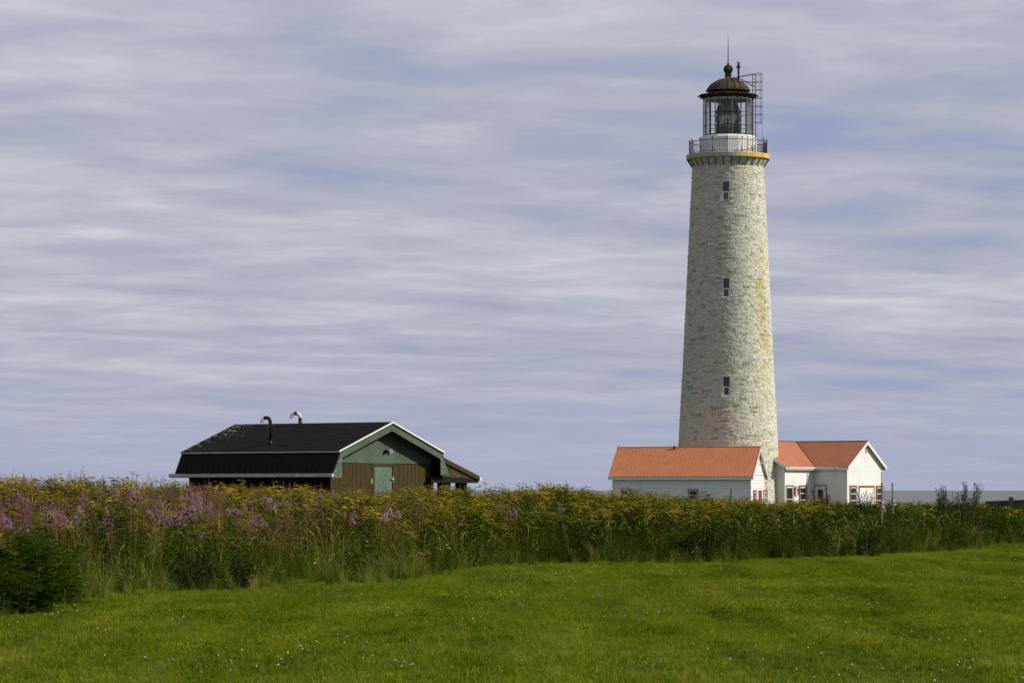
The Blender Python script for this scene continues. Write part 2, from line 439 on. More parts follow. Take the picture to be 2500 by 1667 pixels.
def stone_tower():
    vs = []; fs = []; tone = []; H = .1655; z = -.3; k = 0; NU, NV = 5, 4
    while z < 26.75:
        z1 = min(z + H, 26.8); zc_ = (z + z1) / 2; rad = RT(zc_)
        holes = [waz(a) for a, b, _ in WINS if a - .02 < zc_ < b + .02]
        circ = 2 * math.pi * rad; segs = []; p = 0; start = random.random() * 2 * math.pi
        while p < circ - .2:
            l = random.choice((.28, .34, .4, .46, .54, .66)); l = min(l, circ - p)
            if circ - p - l < .25: l = circ - p
            segs.append((start + p / rad, start + (p + l) / rad)); p += l
        for a0, a1 in segs:
            pieces = [(a0, a1)]
            for h in holes:
                hw = .31 / rad; new = []
                for b0, b1 in pieces:
                    m0 = math.remainder((b0 + b1) / 2 - h, 2 * math.pi); hl = (b1 - b0) / 2
                    lo, hi = m0 - hl, m0 + hl
                    if hi < -hw or lo > hw: new.append((b0, b1)); continue
                    if lo < -hw: new.append((b0, b0 + (-hw - lo)))
                    if hi > hw: new.append((b1 - (hi - hw), b1))
                pieces = new
            az = math.remainder((a0 + a1) / 2, 2 * math.pi)
            # stone colour: cream, some grey weathered, ochre lichen on the sunny side
            wn = math.sin(az * 3.1 + zc_ * .35) + math.sin(az * 1.3 - zc_ * .6 + 2) + .8 * math.sin(zc_ * 1.1 + az * 5)
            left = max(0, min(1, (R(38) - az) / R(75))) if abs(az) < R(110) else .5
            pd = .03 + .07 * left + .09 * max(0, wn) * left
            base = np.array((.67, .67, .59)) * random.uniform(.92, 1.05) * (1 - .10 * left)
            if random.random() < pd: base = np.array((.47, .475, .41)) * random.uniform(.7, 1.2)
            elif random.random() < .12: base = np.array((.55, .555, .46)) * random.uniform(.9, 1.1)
            lm = math.exp(-((az - R(52) - .02 * (16 - zc_)) / R(13)) ** 2) * math.exp(-((zc_ - 15) / 4.6) ** 2) * (.75 + .5 * math.sin(zc_ * 2.3) * math.sin(zc_ * .7 + 1))
            lm += .35 * math.exp(-((az - R(45)) / R(24)) ** 2) * math.exp(-((zc_ - 12) / 8) ** 2)
            if zc_ > 25.6 and az > R(20) and az < R(80): lm += .2
            if random.random() < lm * .85:
                tgt = np.array((.52, .42, .08)) if random.random() < .5 else (np.array((.60, .55, .22)) if random.random() < .8 else np.array((.34, .20, .05)))
                q_ = random.uniform(.35, .85) * min(1, lm + .3); base = base * (1 - q_) + tgt * q_
            proud = random.uniform(.012, .05); tilt = random.uniform(-.016, .016)
            for b0, b1 in pieces:
                if (b1 - b0) * rad < .04: continue
                i0 = len(vs)
                for j in range(NV):
                    for i in range(NU):
                        u = i / (NU - 1); w_ = j / (NV - 1)
                        edge = i in (0, NU - 1) or j in (0, NV - 1)
                        d = (-.016 if j in (0, NV - 1) else proud * .35) if edge else proud + tilt * (u * 2 - 1) + random.uniform(-.012, .014) + (.010 if j == NV - 2 else 0)
                        uu = u if not edge else (u * .99 + .005)
                        if i == 1: uu = .09
                        elif i == NU - 2: uu = .91
                        ww = w_
                        if j == 1: ww = .2
                        elif j == NV - 2: ww = .8
                        a = b0 + (b1 - b0) * uu; zz = z + (z1 - z) * ww
                        r = RT(zz) + d
                        vs.append((TX + r * math.sin(a), TY - r * math.cos(a), zz))
                for j in range(NV - 1):
                    for i in range(NU - 1):
                        q = i0 + j * NU + i; fs.append((q, q + 1, q + NU + 1, q + NU))
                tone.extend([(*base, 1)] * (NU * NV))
        z = z1; k += 1
    me = bpy.data.meshes.new('stone_wall')
    me.from_pydata([(x - TX, y - TY, z) for x, y, z in vs], [], fs); me.materials.append(M['stone'])
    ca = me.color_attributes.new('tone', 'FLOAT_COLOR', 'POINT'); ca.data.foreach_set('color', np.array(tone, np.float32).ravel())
    o = bpy.data.objects.new('stone_wall', me); C.objects.link(o); o.parent = lh
    # mortar backing with the window openings left out
    mb = MB(); n = 180; zs = np.arange(-.3, 26.8, H)
    for zi in zs:
        z1 = min(zi + H, 26.8); zc_ = (zi + z1) / 2
        for j in range(n):
            a0 = 2 * math.pi * j / n; a1 = 2 * math.pi * (j + 1) / n; am = math.remainder((a0 + a1) / 2, 2 * math.pi)
            if any(a < zc_ < b and abs(am - waz(a)) < .26 / RT(zc_) for a, b, _ in WINS): continue
            r0, r1 = RT(zi) - .03, RT(z1) - .03
            mb.add([(TX + r * math.sin(a), TY - r * math.cos(a), zz) for r, a, zz in ((r0, a0, zi), (r0, a1, zi), (r1, a1, z1), (r1, a0, z1))], [(0, 1, 2, 3)])
    mb.build('mortar', M['mortar'], o)


stone_tower()
for z0, z1, kind in WINS:
    a = waz((z0 + z1) / 2); n = (math.sin(a), -math.cos(a)); t = (math.cos(a), math.sin(a)); rad = RT((z0 + z1) / 2)
    F = Fr((TX, TY), t, n); o0 = rad
    fb = MB(); hw = .30
    F.box(fb, -hw, -hw + .05, z0, z1, o0 - .25, o0 + .03); F.box(fb, hw - .05, hw, z0, z1, o0 - .25, o0 + .03)
    F.box(fb, -hw + .05, hw - .05, z1 - .05, z1, o0 - .25, o0 + .028); F.box(fb, -hw - .03, hw + .03, z0 - .06, z0, o0 - .2, o0 + .06)
    fr = fb.build('window', M['white_trim'], lh)
    sb = MB(); zm = z0 + .70
    F.box(sb, -hw + .052, -hw + .135, z0, zm, o0 - .16, o0 - .06); F.box(sb, hw - .135, hw - .052, z0, zm, o0 - .16, o0 - .06)
    F.box(sb, -hw + .135, hw - .135, z0, z0 + .08, o0 - .16, o0 - .062); F.box(sb, -hw + .135, hw - .135, zm - .09, zm, o0 - .16, o0 - .062)
    sb.build('sash', M['white_trim'], fr)
    gb = MB(); F.box(gb, -hw + .06, hw - .06, zm, z1 - .06, o0 - .2, o0 - .13); gb.build('pane', M['glass_blue' if kind == 'blue' else 'glass_dark'], fr)
    gb = MB(); F.box(gb, -hw + .13, hw - .13, z0 + .06, zm - .05, o0 - .2, o0 - .14); gb.build('pane', M['glass_grey' if kind == 'blue' else 'glass_dark'], fr)

cc = (TX, TY)
mb = MB(); mb.lathe(cc, [(2.70, 26.35), (2.82, 26.7), (3.0, 26.98), (3.10, 27.18), (2.0, 27.18)], 96); mb.build('corbel', M['plaster'], lh, True)
DT = 27.56
mb = MB(); mb.lathe(cc, [(2.4, 27.16), (3.16, 27.16), (3.24, 27.2), (3.25, 27.24), (3.25, DT - .04), (3.22, DT), (1.8, DT)], 96)
mb.build('gallery_deck', M['deck'], lh, False)
for k in range(30):
    a = R(1.6 + 12 * k); mb = MB(); n = Vector((math.sin(a), -math.cos(a), 0)); b = Vector((TX, TY, 0))
    mb.tube([b + n * 2.80 + Vector((0, 0, 26.60)), b + n * 2.95 + Vector((0, 0, 26.84)), b + n * 3.17 + Vector((0, 0, 27.17))], .028, 5)
    mb.build('bracket', M['iron'], lh)
# gallery railing
rl = bpy.data.objects.new('gallery_railing', None); C.objects.link(rl); rl.parent = lh
mb = MB(); RR = 3.0
for zz, q in ((DT + .98, .026), (DT + .10, .018)):
    ring = [(TX + RR * math.sin(R(a)), TY - RR * math.cos(R(a)), zz) for a in np.arange(0, 361, 5)]
    mb.tube(ring, q, 5, cap=False)
mb.build('rail', M['rust_iron'], rl)
for k in range(16):
    a = R(-5 + 22.5 * k); n = Vector((math.sin(a), -math.cos(a), 0)); b = Vector((TX, TY, 0)) + n * RR; mb = MB()
    mb.tube([b + Vector((0, 0, DT - .01)), b + Vector((0, 0, DT + 1.08))], .03, 6)
    mb.sphere(b + Vector((0, 0, DT + 1.13)), .062, 8)
    mb.tube([b + Vector((0, 0, DT + .62)), b + n * -.16 + Vector((0, 0, DT + .25)), b + n * -.26 + Vector((0, 0, DT))], .022, 5)
    mb.lathe((b.x, b.y), [(.07, DT), (.055, DT + .04), (.03, DT + .08)], 8)
    mb.build('railing_post', M['rust_iron'], rl)
    for j in range(1, 6):
        c_ = R(-5 + 22.5 * k + 22.5 * j / 6); bb = Vector((TX + RR * math.sin(c_), TY - RR * math.cos(c_), 0)); m2 = MB()
        m2.tube([bb + Vector((0, 0, DT + .08)), bb + Vector((0, 0, DT + .98))], .0125, 4); m2.build('baluster', M['rust_iron'], rl)
# watch room drum, 16 sided with the lantern on top
O16 = R(-4.3)
mb = MB(); mb.lathe(cc, [(2.2, DT), (2.2, 28.86), (2.06, 29.02), (1.6, 29.04)], 16, off=O16); mb.build('drum', M['white'], lh)
LZ0, LZ1 = 29.04, 31.95; LR = 1.93
mb = MB(); mb.lathe(cc, [(1.86, 29.03), (1.98, 29.03), (1.98, 29.10), (1.86, 29.10)], 16, off=O16)
for zz in (29.76, 30.77):
    pts = [(TX + LR * math.sin(O16 + R(22.5) * i), TY - LR * math.cos(O16 + R(22.5) * i), zz) for i in range(17)]
    mb.tube(pts, .022, 5, cap=False)
mb.build('glazing_bar', M['iron'], lh)
for k in range(16):
    a = O16 + R(22.5) * k; n = Vector((math.sin(a), -math.cos(a), 0)); b = Vector((TX, TY, 0)) + n * LR
    mb = MB(); mb.tube([b + Vector((0, 0, LZ0)), b + Vector((0, 0, LZ1 + .1))], .027, 6); mb.build('mullion', M['iron'], lh)
    a2 = O16 + R(22.5) * (k + 1); b2_ = Vector((TX + LR * math.sin(a2), TY - LR * math.cos(a2), 0))
    for z0, z1 in ((LZ0 + .06, 29.74), (29.78, 30.75), (30.79, LZ1)):
        mb = MB(); mb.add([b * .985 + b2_ * .015 + Vector((0, 0, z0)), b * .015 + b2_ * .985 + Vector((0, 0, z0)), b * .015 + b2_ * .985 + Vector((0, 0, z1)), b * .985 + b2_ * .015 + Vector((0, 0, z1))], [(0, 1, 2, 3)])
        mb.build('lantern_pane', M['pane'], lh)
# inner standards, pale
mb = MB()
for k in range(8):
    a = O16 + R(45) * k + R(11); b = Vector((TX + 1.74 * math.sin(a), TY - 1.74 * math.cos(a), 0))
    mb.tube([b + Vector((0, 0, LZ0)), b + Vector((0, 0, LZ1))], .055, 6)
mb.build('inner_standard', M['lamp_inner'], lh)
mb = MB(); mb.lathe(cc, [(1.84, 31.78), (1.84, 31.98), (1.2, 32.15), (.5, 32.6), (.05, 32.7)], 32); mb.build('ceiling_lining', M['lamp_inner'], lh)
mb = MB()
for a in (-60, -20, 30, 75, 120, 165, 210, 255):       # hand grips outside the glazing
    for zz in (30.0, 31.1):
        c_ = O16 + R(22.5) * round(a / 22.5); b = Vector((TX + 2.0 * math.sin(c_), TY - 2.0 * math.cos(c_), zz))
        tng = Vector((math.sin(c_), -math.cos(c_), 0))
        mb.tube([b + Vector((0, 0, -.14)), b + tng * .07 + Vector((0, 0, -.08)), b + tng * .07 + Vector((0, 0, .08)), b + Vector((0, 0, .14))], .014, 4)
mb.build('grip', M['iron'], lh)
# fresnel lens
lens = bpy.data.objects.new('fresnel_lens', None); C.objects.link(lens); lens.parent = lh
prof = []
for i in range(15):
    z = 29.1 + i * .055; prof += [(.95, z), (.86, z + .045)]
mb = MB(); mb.lathe(cc, prof, 48); prof = []
for i in range(20):
    f = i / 19; z = 30.78 + i * .058; r = .90 * (1 - f ** 1.7) + .28 * f ** 1.7
    prof += [(r + .05, z), (r - .035, z + .05)]
mb.lathe(cc, prof, 48); mb.build('prism_ring', M['prism'], lens)
mb = MB(); mb.lathe(cc, [(.80, 29.92), (.90, 30.05), (.93, 30.35), (.90, 30.65), (.80, 30.78)], 48); mb.build('bullseye_belt', M['bullseye'], lens, True)
mb = MB(); mb.lathe(cc, [(.10, 29.05), (.10, 30.2), (.16, 30.25), (.16, 30.45), (.05, 30.5)], 12); mb.lathe(cc, [(.30, 31.8), (.34, 31.95), (.2, 32.1)], 20); mb.build('lamp_core', M['lamp_inner'], lens, True)
mb = MB()
for zz in (29.9, 30.8): mb.lathe(cc, [(.93, zz - .025), (.985, zz - .025), (.985, zz + .025), (.93, zz + .025)], 32)
for k in range(8):
    a = R(45 * k + 8); pts = []
    for zz, r in ((29.05, .97), (29.9, .97), (30.8, .97), (31.2, .86), (31.6, .64), (31.95, .34)):
        pts.append((TX + r * math.sin(a), TY - r * math.cos(a), zz))
    mb.tube(pts, .028, 4)
    for s_ in (22.5,):
        c_ = a + R(s_); n = Vector((math.sin(c_), -math.cos(c_), 0)); t = Vector((math.cos(c_), math.sin(c_), 0)); o_ = Vector((TX, TY, 30.35)) + n * .93
        for rad in (.30, .16):
            mb.tube([o_ + t * (rad * math.cos(R(q))) - n * (.12 * (rad * math.cos(R(q))) ** 2 * 4) + Vector((0, 0, rad * 1.25 * math.sin(R(q)))) for q in range(0, 361, 20)], .012, 4, cap=False)
mb.build('lens_frame', M['iron'], lens)
# cornice, gargoyles, dome, ball
mb = MB(); mb.lathe(cc, [(1.8, 31.94), (1.98, 31.94), (2.08, 32.02), (2.17, 32.09), (2.20, 32.17), (2.16, 32.22), (2.0, 32.27), (1.72, 32.30)], 48)
mb.build('cornice', M['rust_iron'], lh)
for k in range(16):
    a = O16 + R(22.5) * k; b = Vector((TX + 2.22 * math.sin(a), TY - 2.22 * math.cos(a), 0)); n = Vector((math.sin(a), -math.cos(a), 0))
    mb = MB(); mb.sphere(b + n * -.02 + Vector((0, 0, 32.17)), .085, 8, sz=1.0); mb.sphere(b + n * .09 + Vector((0, 0, 32.1)), .065, 8); mb.tube([b + n * -.1 + Vector((0, 0, 31.9)), b + n * -.08 + Vector((0, 0, 32.1))], [.03, .07], 6)
    mb.build('gargoyle', M['rust_iron'], lh)
ZD = lambda y: EYE + (HOR - y) / SC
dp = [(55, 223), (52.3, 221.5), (49, 216), (44.8, 209.8), (39.5, 205.5), (33.7, 201.6), (28, 198.6), (22.9, 196.3), (17.5, 194.6), (12.6, 193.3)]
mb = MB(); mb.lathe(cc, [(r / SC, ZD(y)) for r, y in dp], 32, off=O16); mb.build('dome', M['dome'], lh, True)
for k in range(16):
    a = O16 + R(22.5) * k; mb = MB()
    mb.tube([(TX + (r / SC + .01) * math.sin(a), TY - (r / SC + .01) * math.cos(a), ZD(y) + .01) for r, y in dp], .024, 5)
    mb.build('dome_rib', M['dome_rib'], lh)
mb = MB()
for k in range(16):
    a = O16 + R(22.5) * (k + .5); r = 1.60; mb.sphere((TX + r * math.sin(a), TY - r * math.cos(a), ZD(217.5)), .06, 6)
mb.build('dome_vent', M['iron'], lh)
mb = MB(); mb.lathe(cc, [(p / SC, ZD(y)) for p, y in ((13, 193.6), (9.6, 192), (7.6, 189), (7.2, 186.5), (8.6, 185.2))], 24); mb.build('neck', M['neck'], lh, True)
mb = MB(); mb.lathe(cc, [(p / SC, ZD(y)) for p, y in ((9.6, 185.4), (10, 184.2), (9.0, 183), (6.5, 182.2), (6.8, 181), (8.8, 179.3), (8.5, 178.3))], 24)
mb.sphere((TX, TY, ZD(170.2)), 11.6 / SC, 24); mb.build('ball_vent', M['ball'], lh, True)
mb = MB(); mb.lathe(cc, [(p / SC, ZD(y)) for p, y in ((4, 159.6), (2.2, 157.5), (2.6, 156), (1.5, 154.5), (1.2, 150), (.9, 120), (.35, 86.5))], 8)
mb.build('lightning_rod', M['iron'], lh)
mb = MB(); mb.tube([(TX - 11 / SC, TY, ZD(176)), (TX - 24 / SC, TY - .1, ZD(196.5))], .008, 4)
mb.tube([(TX - 41 / SC, TY, ZD(207)), (TX - 42.5 / SC, TY, ZD(203))], .015, 4); mb.build('guy_wire', M['iron'], lh)
# stove pipe on the dome
cx, cy = TX + 24.8 / SC, TY - .25
mb = MB(); mb.tube([(cx, cy, ZD(206)), (cx, cy, ZD(166))], .078, 10)
mb.lathe((cx, cy), [(6.0 / SC, ZD(167.2)), (5.6 / SC, ZD(166)), (2.6 / SC, ZD(159)), (2 / SC, ZD(156.5))], 14)
mb.lathe((cx, cy), [(.03, ZD(155.6)), (5.4 / SC, ZD(155.2)), (5.2 / SC, ZD(154)), (.02, ZD(153.2))], 14)
for q in (-1, 1): mb.tube([(cx + q * 2 / SC, cy, ZD(158)), (cx + q * 2.2 / SC, cy, ZD(154.6))], .012, 4)
mb.build('stove_pipe', M['iron'], lh)
# caged ladder
az = R(50); n = Vector((math.sin(az), -math.cos(az), 0)); t = Vector((math.cos(az), math.sin(az), 0)); b0 = Vector((TX, TY, 0)) + n * 2.47
ld = bpy.data.objects.new('caged_ladder', None); C.objects.link(ld); ld.parent = lh
mb = MB(); ztop = ZD(187.5)
for q in (-.19, .19): mb.tube([b0 + t * q + Vector((0, 0, DT)), b0 + t * q + Vector((0, 0, ztop))], .028, 5)
mb.build('ladder_rail', M['iron'], ld)
mb = MB(); zz = DT + .3
while zz < ztop: mb.tube([b0 - t * .19 + Vector((0, 0, zz)), b0 + t * .19 + Vector((0, 0, zz))], .013, 4); zz += .3
mb.build('rung', M['iron'], ld)
mb = MB()
for i in range(7):
    zz = ztop - i * .63
    mb.tube([b0 - t * .19 * 1 + Vector((0, 0, zz))] + [b0 + n * (.36 + .36 * math.sin(R(q))) + t * (-.34 * math.cos(R(q))) + Vector((0, 0, zz)) for q in range(-30, 211, 20)] + [b0 + t * .19 + Vector((0, 0, zz))], .016, 4)
for q, zb in ((25, 2), (62, 9), (100, 9), (140, 2), (175, 9)):
    p = b0 + n * (.36 + .36 * math.sin(R(q))) + t * (-.34 * math.cos(R(q)))
    mb.tube([p + Vector((0, 0, ztop)), p + Vector((0, 0, ztop - 6 * .63 if zb == 9 else DT + .9))], .011, 4)
mb.build('safety_cage', M['iron'], ld)
mb = MB()
for q in (-.19, .19):
    top = b0 + t * q
    mb.tube([top + Vector((0, 0, ztop)), Vector((TX, TY, 0)) + n * .62 + t * q + Vector((0, 0, ZD(192.5)))], .022, 4)
    mb.tube([top + Vector((0, 0, ztop - .62)), Vector((TX, TY, 0)) + n * 1.25 + t * q + Vector((0, 0, ZD(203)))], .02, 4)
    mb.tube([Vector((TX, TY, 0)) + n * .5 + t * q + Vector((0, 0, ZD(192))), Vector((TX, TY, 0)) + n * 1.3 + t * q + Vector((0, 0, ZD(198))), top + Vector((0, 0, ZD(218)))], .022, 4)
mb.build('ladder_brace', M['iron'], ld)

# ------------------------------------------------------------------ white annex in front of the lighthouse
ph = R(73); nG = Vector((math.sin(ph), -math.cos(ph), 0)); tG = Vector((math.cos(ph), math.sin(ph), 0))
CO = Vector((17.67, 258.0, 0)); AW, AL = 4.55, 10.55; AE, AR = 2.74, 4.80
ax = thing('annex', (CO.x - 5, CO.y + 2, 0), 'long low white clapboard building with ribbed red roof in front of the lighthouse', 'building')
FG = Fr(CO, tG, nG)              # gable wall, a 0..AW
FL = Fr(CO, -nG, -tG)            # long wall facing the camera, a 0..AL to the left
pitchA = (AR - AE) / (AW / 2)
mb = MB()
FL.laps(mb, -.2, AE, lambda z: (.0, AL), .195, thick=.04)
FG.laps(mb, -.2, AE, lambda z: (0, AW), .195, thick=.035)
FG.laps(mb, AE, AR - .05, lambda z: ((z - AE) / pitchA, AW - (z - AE) / pitchA), .195, thick=.035)
FB = Fr(CO - nG * AL, tG, -nG); FB.prism(mb, [(0, -.2), (AW, -.2), (AW, AE), (AW / 2, AR), (0, AE)], -.05, 0)
Fk = Fr(CO + tG * AW, -nG, tG); Fk.box(mb, 0, AL, -.2, AE, -.05, 0)
mb.build('wall', M['white'], ax)
mb = MB()
for F_, a_, b_, o_ in ((FL, -.05, .13, .052), (FG, -.05, .10, .051), (FG, AW - .12, AW + .05, .053), (FL, AL - .13, AL + .05, .052)):
    mb = MB(); F_.box(mb, a_, b_, -.2, AE - .02, 0, o_); mb.build('corner_board', M['white_trim'], ax)


def gable_roof(parent, O, along, across, L, Wd, ze, zr, over, ends, m, rib=0, fas=.2, soffit=True, thick=.05):
    """pitched roof over a rectangle; O = front corner, 'along' = ridge direction, 'across' = gable direction"""
    pit = (zr - ze) / (Wd / 2); rb = MB(); fb = MB()
    a0, a1 = -ends[0], L + ends[1]
    up = Vector((0, 0, 1)); root = None
    for sgn in (0, 1):
        base = O + across * (Wd if sgn else 0); out = across * (1 if sgn else -1); zlow = ze - over * pit
        def P(a, f, dz=0): # f 0 = eave edge, 1 = ridge
            h = out * (over * (1 - f)) - out * (Wd / 2 * f)
            q = base + along * a + h; return (q.x, q.y, zlow + (zr - zlow) * f + dz)
        rb.hexa([P(a0, 0, 0), P(a1, 0, 0), P(a1, 1, 0), P(a0, 1, 0), P(a0, 0, thick), P(a1, 0, thick), P(a1, 1, thick), P(a0, 1, thick)])
        if rib:
            a = a0 + .05
            while a < a1:
                rb.hexa([P(a - .014, 0, thick), P(a + .014, 0, thick), P(a + .014, 1, thick), P(a - .014, 1, thick), P(a - .008, 0, thick + .016), P(a + .008, 0, thick + .016), P(a + .008, 1, thick + .016), P(a - .008, 1, thick + .016)])
                a += rib
        # eave fascia + soffit
        q0 = base + out * over
        for (aa0, aa1) in ((a0, a1),):
            A_ = q0 + along * aa0; B_ = q0 + along * aa1; i_ = -out * .03
            fb.hexa([(A_.x, A_.y, zlow - fas), (B_.x, B_.y, zlow - fas), ((B_ + i_).x, (B_ + i_).y, zlow - fas), ((A_ + i_).x, (A_ + i_).y, zlow - fas),
                     (A_.x, A_.y, zlow - .004), (B_.x, B_.y, zlow - .004), ((B_ + i_).x, (B_ + i_).y, zlow - .004), ((A_ + i_).x, (A_ + i_).y, zlow - .004)])
        A_ = q0 + along * a0 - out * .03; B_ = q0 + along * a1 - out * .03; wi = -out * (over - .03 - .03); zf = zlow - fas + .01
        fb.hexa([(A_.x, A_.y, zf), (B_.x, B_.y, zf), ((B_ + wi).x, (B_ + wi).y, zf), ((A_ + wi).x, (A_ + wi).y, zf), (A_.x, A_.y, zf + .02), (B_.x, B_.y, zf + .02), ((B_ + wi).x, (B_ + wi).y, zf + .02), ((A_ + wi).x, (A_ + wi).y, zf + .02)])
        for a_, s_ in ((a0, 1), (a1, -1)):   # rake boards
            fb.hexa([P(a_ + s_ * .002, 0, -fas), P(a_ + s_ * .032, 0, -fas), P(a_ + s_ * .032, 1, -fas), P(a_ + s_ * .002, 1, -fas), P(a_ + s_ * .002, 0, -.004), P(a_ + s_ * .032, 0, -.004), P(a_ + s_ * .032, 1, -.004), P(a_ + s_ * .002, 1, -.004)])
            w2 = (ends[0] if s_ == 1 else ends[1]) - .03   # rake soffit
            fb.hexa([P(a_ + s_ * .032, .1, -.03), P(a_ + s_ * w2, .1, -.03), P(a_ + s_ * w2, .98, -.03), P(a_ + s_ * .032, .98, -.03), P(a_ + s_ * .032, .1, -.006), P(a_ + s_ * w2, .1, -.006), P(a_ + s_ * w2, .98, -.006), P(a_ + s_ * .032, .98, -.006)])
    cr = O + across * (Wd / 2); A_ = cr + along * a0; B_ = cr + along * a1
    rb.tube([(A_.x, A_.y, zr + thick), (B_.x, B_.y, zr + thick)], .045, 6)
    rf = rb.build('roof', m, parent)
    fa = fb.build('fascia', M['white_trim'], rf)
    return rf


rf = gable_roof(ax, CO, -nG, tG, AL, AW, AE + .10, AR + .0, .30, (.28, .30), M['ribbed_roof'], .285, .19)
vp = CO - nG * 6.35 + tG * (AW / 2 - .18)
mb = MB(); mb.tube([(vp.x, vp.y, AR - .1), (vp.x, vp.y, AR + .14)], .075, 10); mb.build('roof_vent', M['black_pipe'], rf)
ap = CO - nG * (AL + .2) + tG * (AW / 2); mb = MB(); mb.tube([(ap.x, ap.y, AR), (ap.x, ap.y, AR + .18)], .018, 5); mb.build('finial', M['iron'], rf)


def win(F, a0, a1, z0, z1, parent, trim, rows=0, fw=.07, name='window', inner='white_trim', pane='glass_dark', o=.042, inset_right=0, iw=.05):
    fb = MB()
    F.box(fb, a0, a0 + fw, z0, z1, 0, o + .035); F.box(fb, a1 - fw, a1, z0, z1, 0, o + .035); F.box(fb, a0 + fw, a1 - fw, z1 - fw * 1.25, z1, 0, o + .034)
    F.box(fb, a0 + fw, a1 - fw, z0, z0 + fw * .5, 0, o + .034)
    fr = fb.build(name, M[trim], parent)
    ib = MB(); b0_, b1_ = a0 + fw, a1 - fw; c0, c1 = z0 + fw * .5, z1 - fw * 1.25
    F.box(ib, b0_, b0_ + iw, c0, c1, 0, o + .012); F.box(ib, b1_ - iw - inset_right, b1_, c0, c1, 0, o + .012)
    F.box(ib, b0_ + iw, b1_ - iw - inset_right, c1 - iw * 1.2, c1, 0, o + .011); F.box(ib, b0_ + iw, b1_ - iw - inset_right, c0, c0 + iw, 0, o + .011)
    for k in range(rows):
        zz = c0 + (c1 - c0) * (k + 1) / (rows + 1); F.box(ib, b0_ + iw, b1_ - iw - inset_right, zz - .025, zz + .025, 0, o + .010)
    ib.build('frame', M[inner], fr)
    pb = MB(); F.box(pb, b0_ + iw * .5, b1_ - iw * .5 - inset_right, c0 + .01, c1 - iw * .5, 0, o + .004); pb.build('pane', M[pane], fr)
    return fr


def a_of(F, px, o=0):
    """where on a wall frame the image column px falls"""
    k = (px - 1250) / FPX; O = F.O + F.n * o
    return (k * O.y - O.x) / (F.t.x - k * F.t.y)


win(FL, a_of(FL, 1705), a_of(FL, 1680), .85, 1.69, ax, 'dark_trim', 0, .055)
win(FL, a_of(FL, 1542), a_of(FL, 1517), .85, 1.68, ax, 'dark_trim', 0, .055)
win(FG, a_of(FG, 1838), a_of(FG, 1845.5), .6, 1.63, ax, 'red_trim', 1, .10, pane='glass_grey')
win(FG, a_of(FG, 1863), a_of(FG, 1871.5), .6, 1.63, ax, 'red_trim', 1, .10, pane='glass_grey')
mb = MB(); a0, a1 = a_of(FG, 1851), a_of(FG, 1859); FG.box(mb, a0, a1, -.1, 1.62, 0, .05)
for i in range(3): FG.box(mb, a0 + .12, a1 - .12, .1 + i * .5, .5 + i * .5, .05, .062)
mb.build('door', M['red_trim'], ax)
mb = MB(); am = a_of(FG, 1854.5); FG.box(mb, am - .05, am + .05, 3.75, 4.05, .01, .08); FG.box(mb, am - .02, am + .02, 3.66, 3.75, .03, .12)
q = FG.p(am, 3.64, .14); mb.lathe((q[0], q[1]), [(.03, 3.72), (.11, 3.62), (.12, 3.60)], 10); mb.build('wall_lamp', M['galv'], ax)

# ------------------------------------------------------------------ white wing house beside the lighthouse
ph = R(58); nA = Vector((math.sin(ph), -math.cos(ph), 0)); tA = Vector((math.cos(ph), math.sin(ph), 0))
P0 = Vector(((1985 - 1250) / FPX * 272, 272, 0)); BL, BW, AWL = 2.94, 6.16, 4.80; ZE, ZR = 3.52, 5.35
wg = thing('keeper_house', (P0.x, P0.y, 0), 'white clapboard house with plain orange red roofs to the right of the lighthouse', 'house')
FA = Fr(P0, -tA, nA)                 # set-back wall, a 0..AWL to the left
FBL = Fr(P0, nA, -tA)                # left side wall of the projecting wing, a 0..BL
FBG = Fr(P0 + nA * BL, tA, nA)       # gable of the wing, a 0..BW
FBR = Fr(P0 + nA * BL + tA * BW, -nA, tA)
FAL = Fr(P0 - tA * AWL, -nA, -tA)    # left end of the main range
pB = (ZR - ZE) / (BW / 2)
mb = MB()
FA.laps(mb, -.2, ZE, lambda z: (0, AWL), .15, thick=.024)
FBL.laps(mb, -.2, ZE, lambda z: (0, BL), .15, thick=.024)
FBG.laps(mb, -.2, ZE, lambda z: (0, BW), .15, thick=.024); FBG.laps(mb, ZE, ZR - .04, lambda z: ((z - ZE) / pB, BW - (z - ZE) / pB), .15, thick=.024)
FBR.box(mb, 0, BL + 6, -.2, ZE, -.05, 0)
FAL.prism(mb, [(0, -.2), (6, -.2), (6, ZE), (3.05, ZR), (0, ZE)], -.05, 0)
FK = Fr(P0 - nA * 6.0 - tA * AWL, tA, -nA); FK.box(mb, 0, AWL + BW, -.2, ZE, -.05, 0)
mb.build('wall', M['white'], wg)
for F_, a_, b_ in ((FBG, -.03, .08), (FBG, BW - .12, BW + .03), (FA, AWL - .1, AWL + .03), (FAL, -.03, .12)):
    mb = MB(); F_.box(mb, a_, b_, -.2, ZE - .1, 0, .042 if F_ is not FAL else .040); mb.build('corner_board', M['white_trim'], wg)
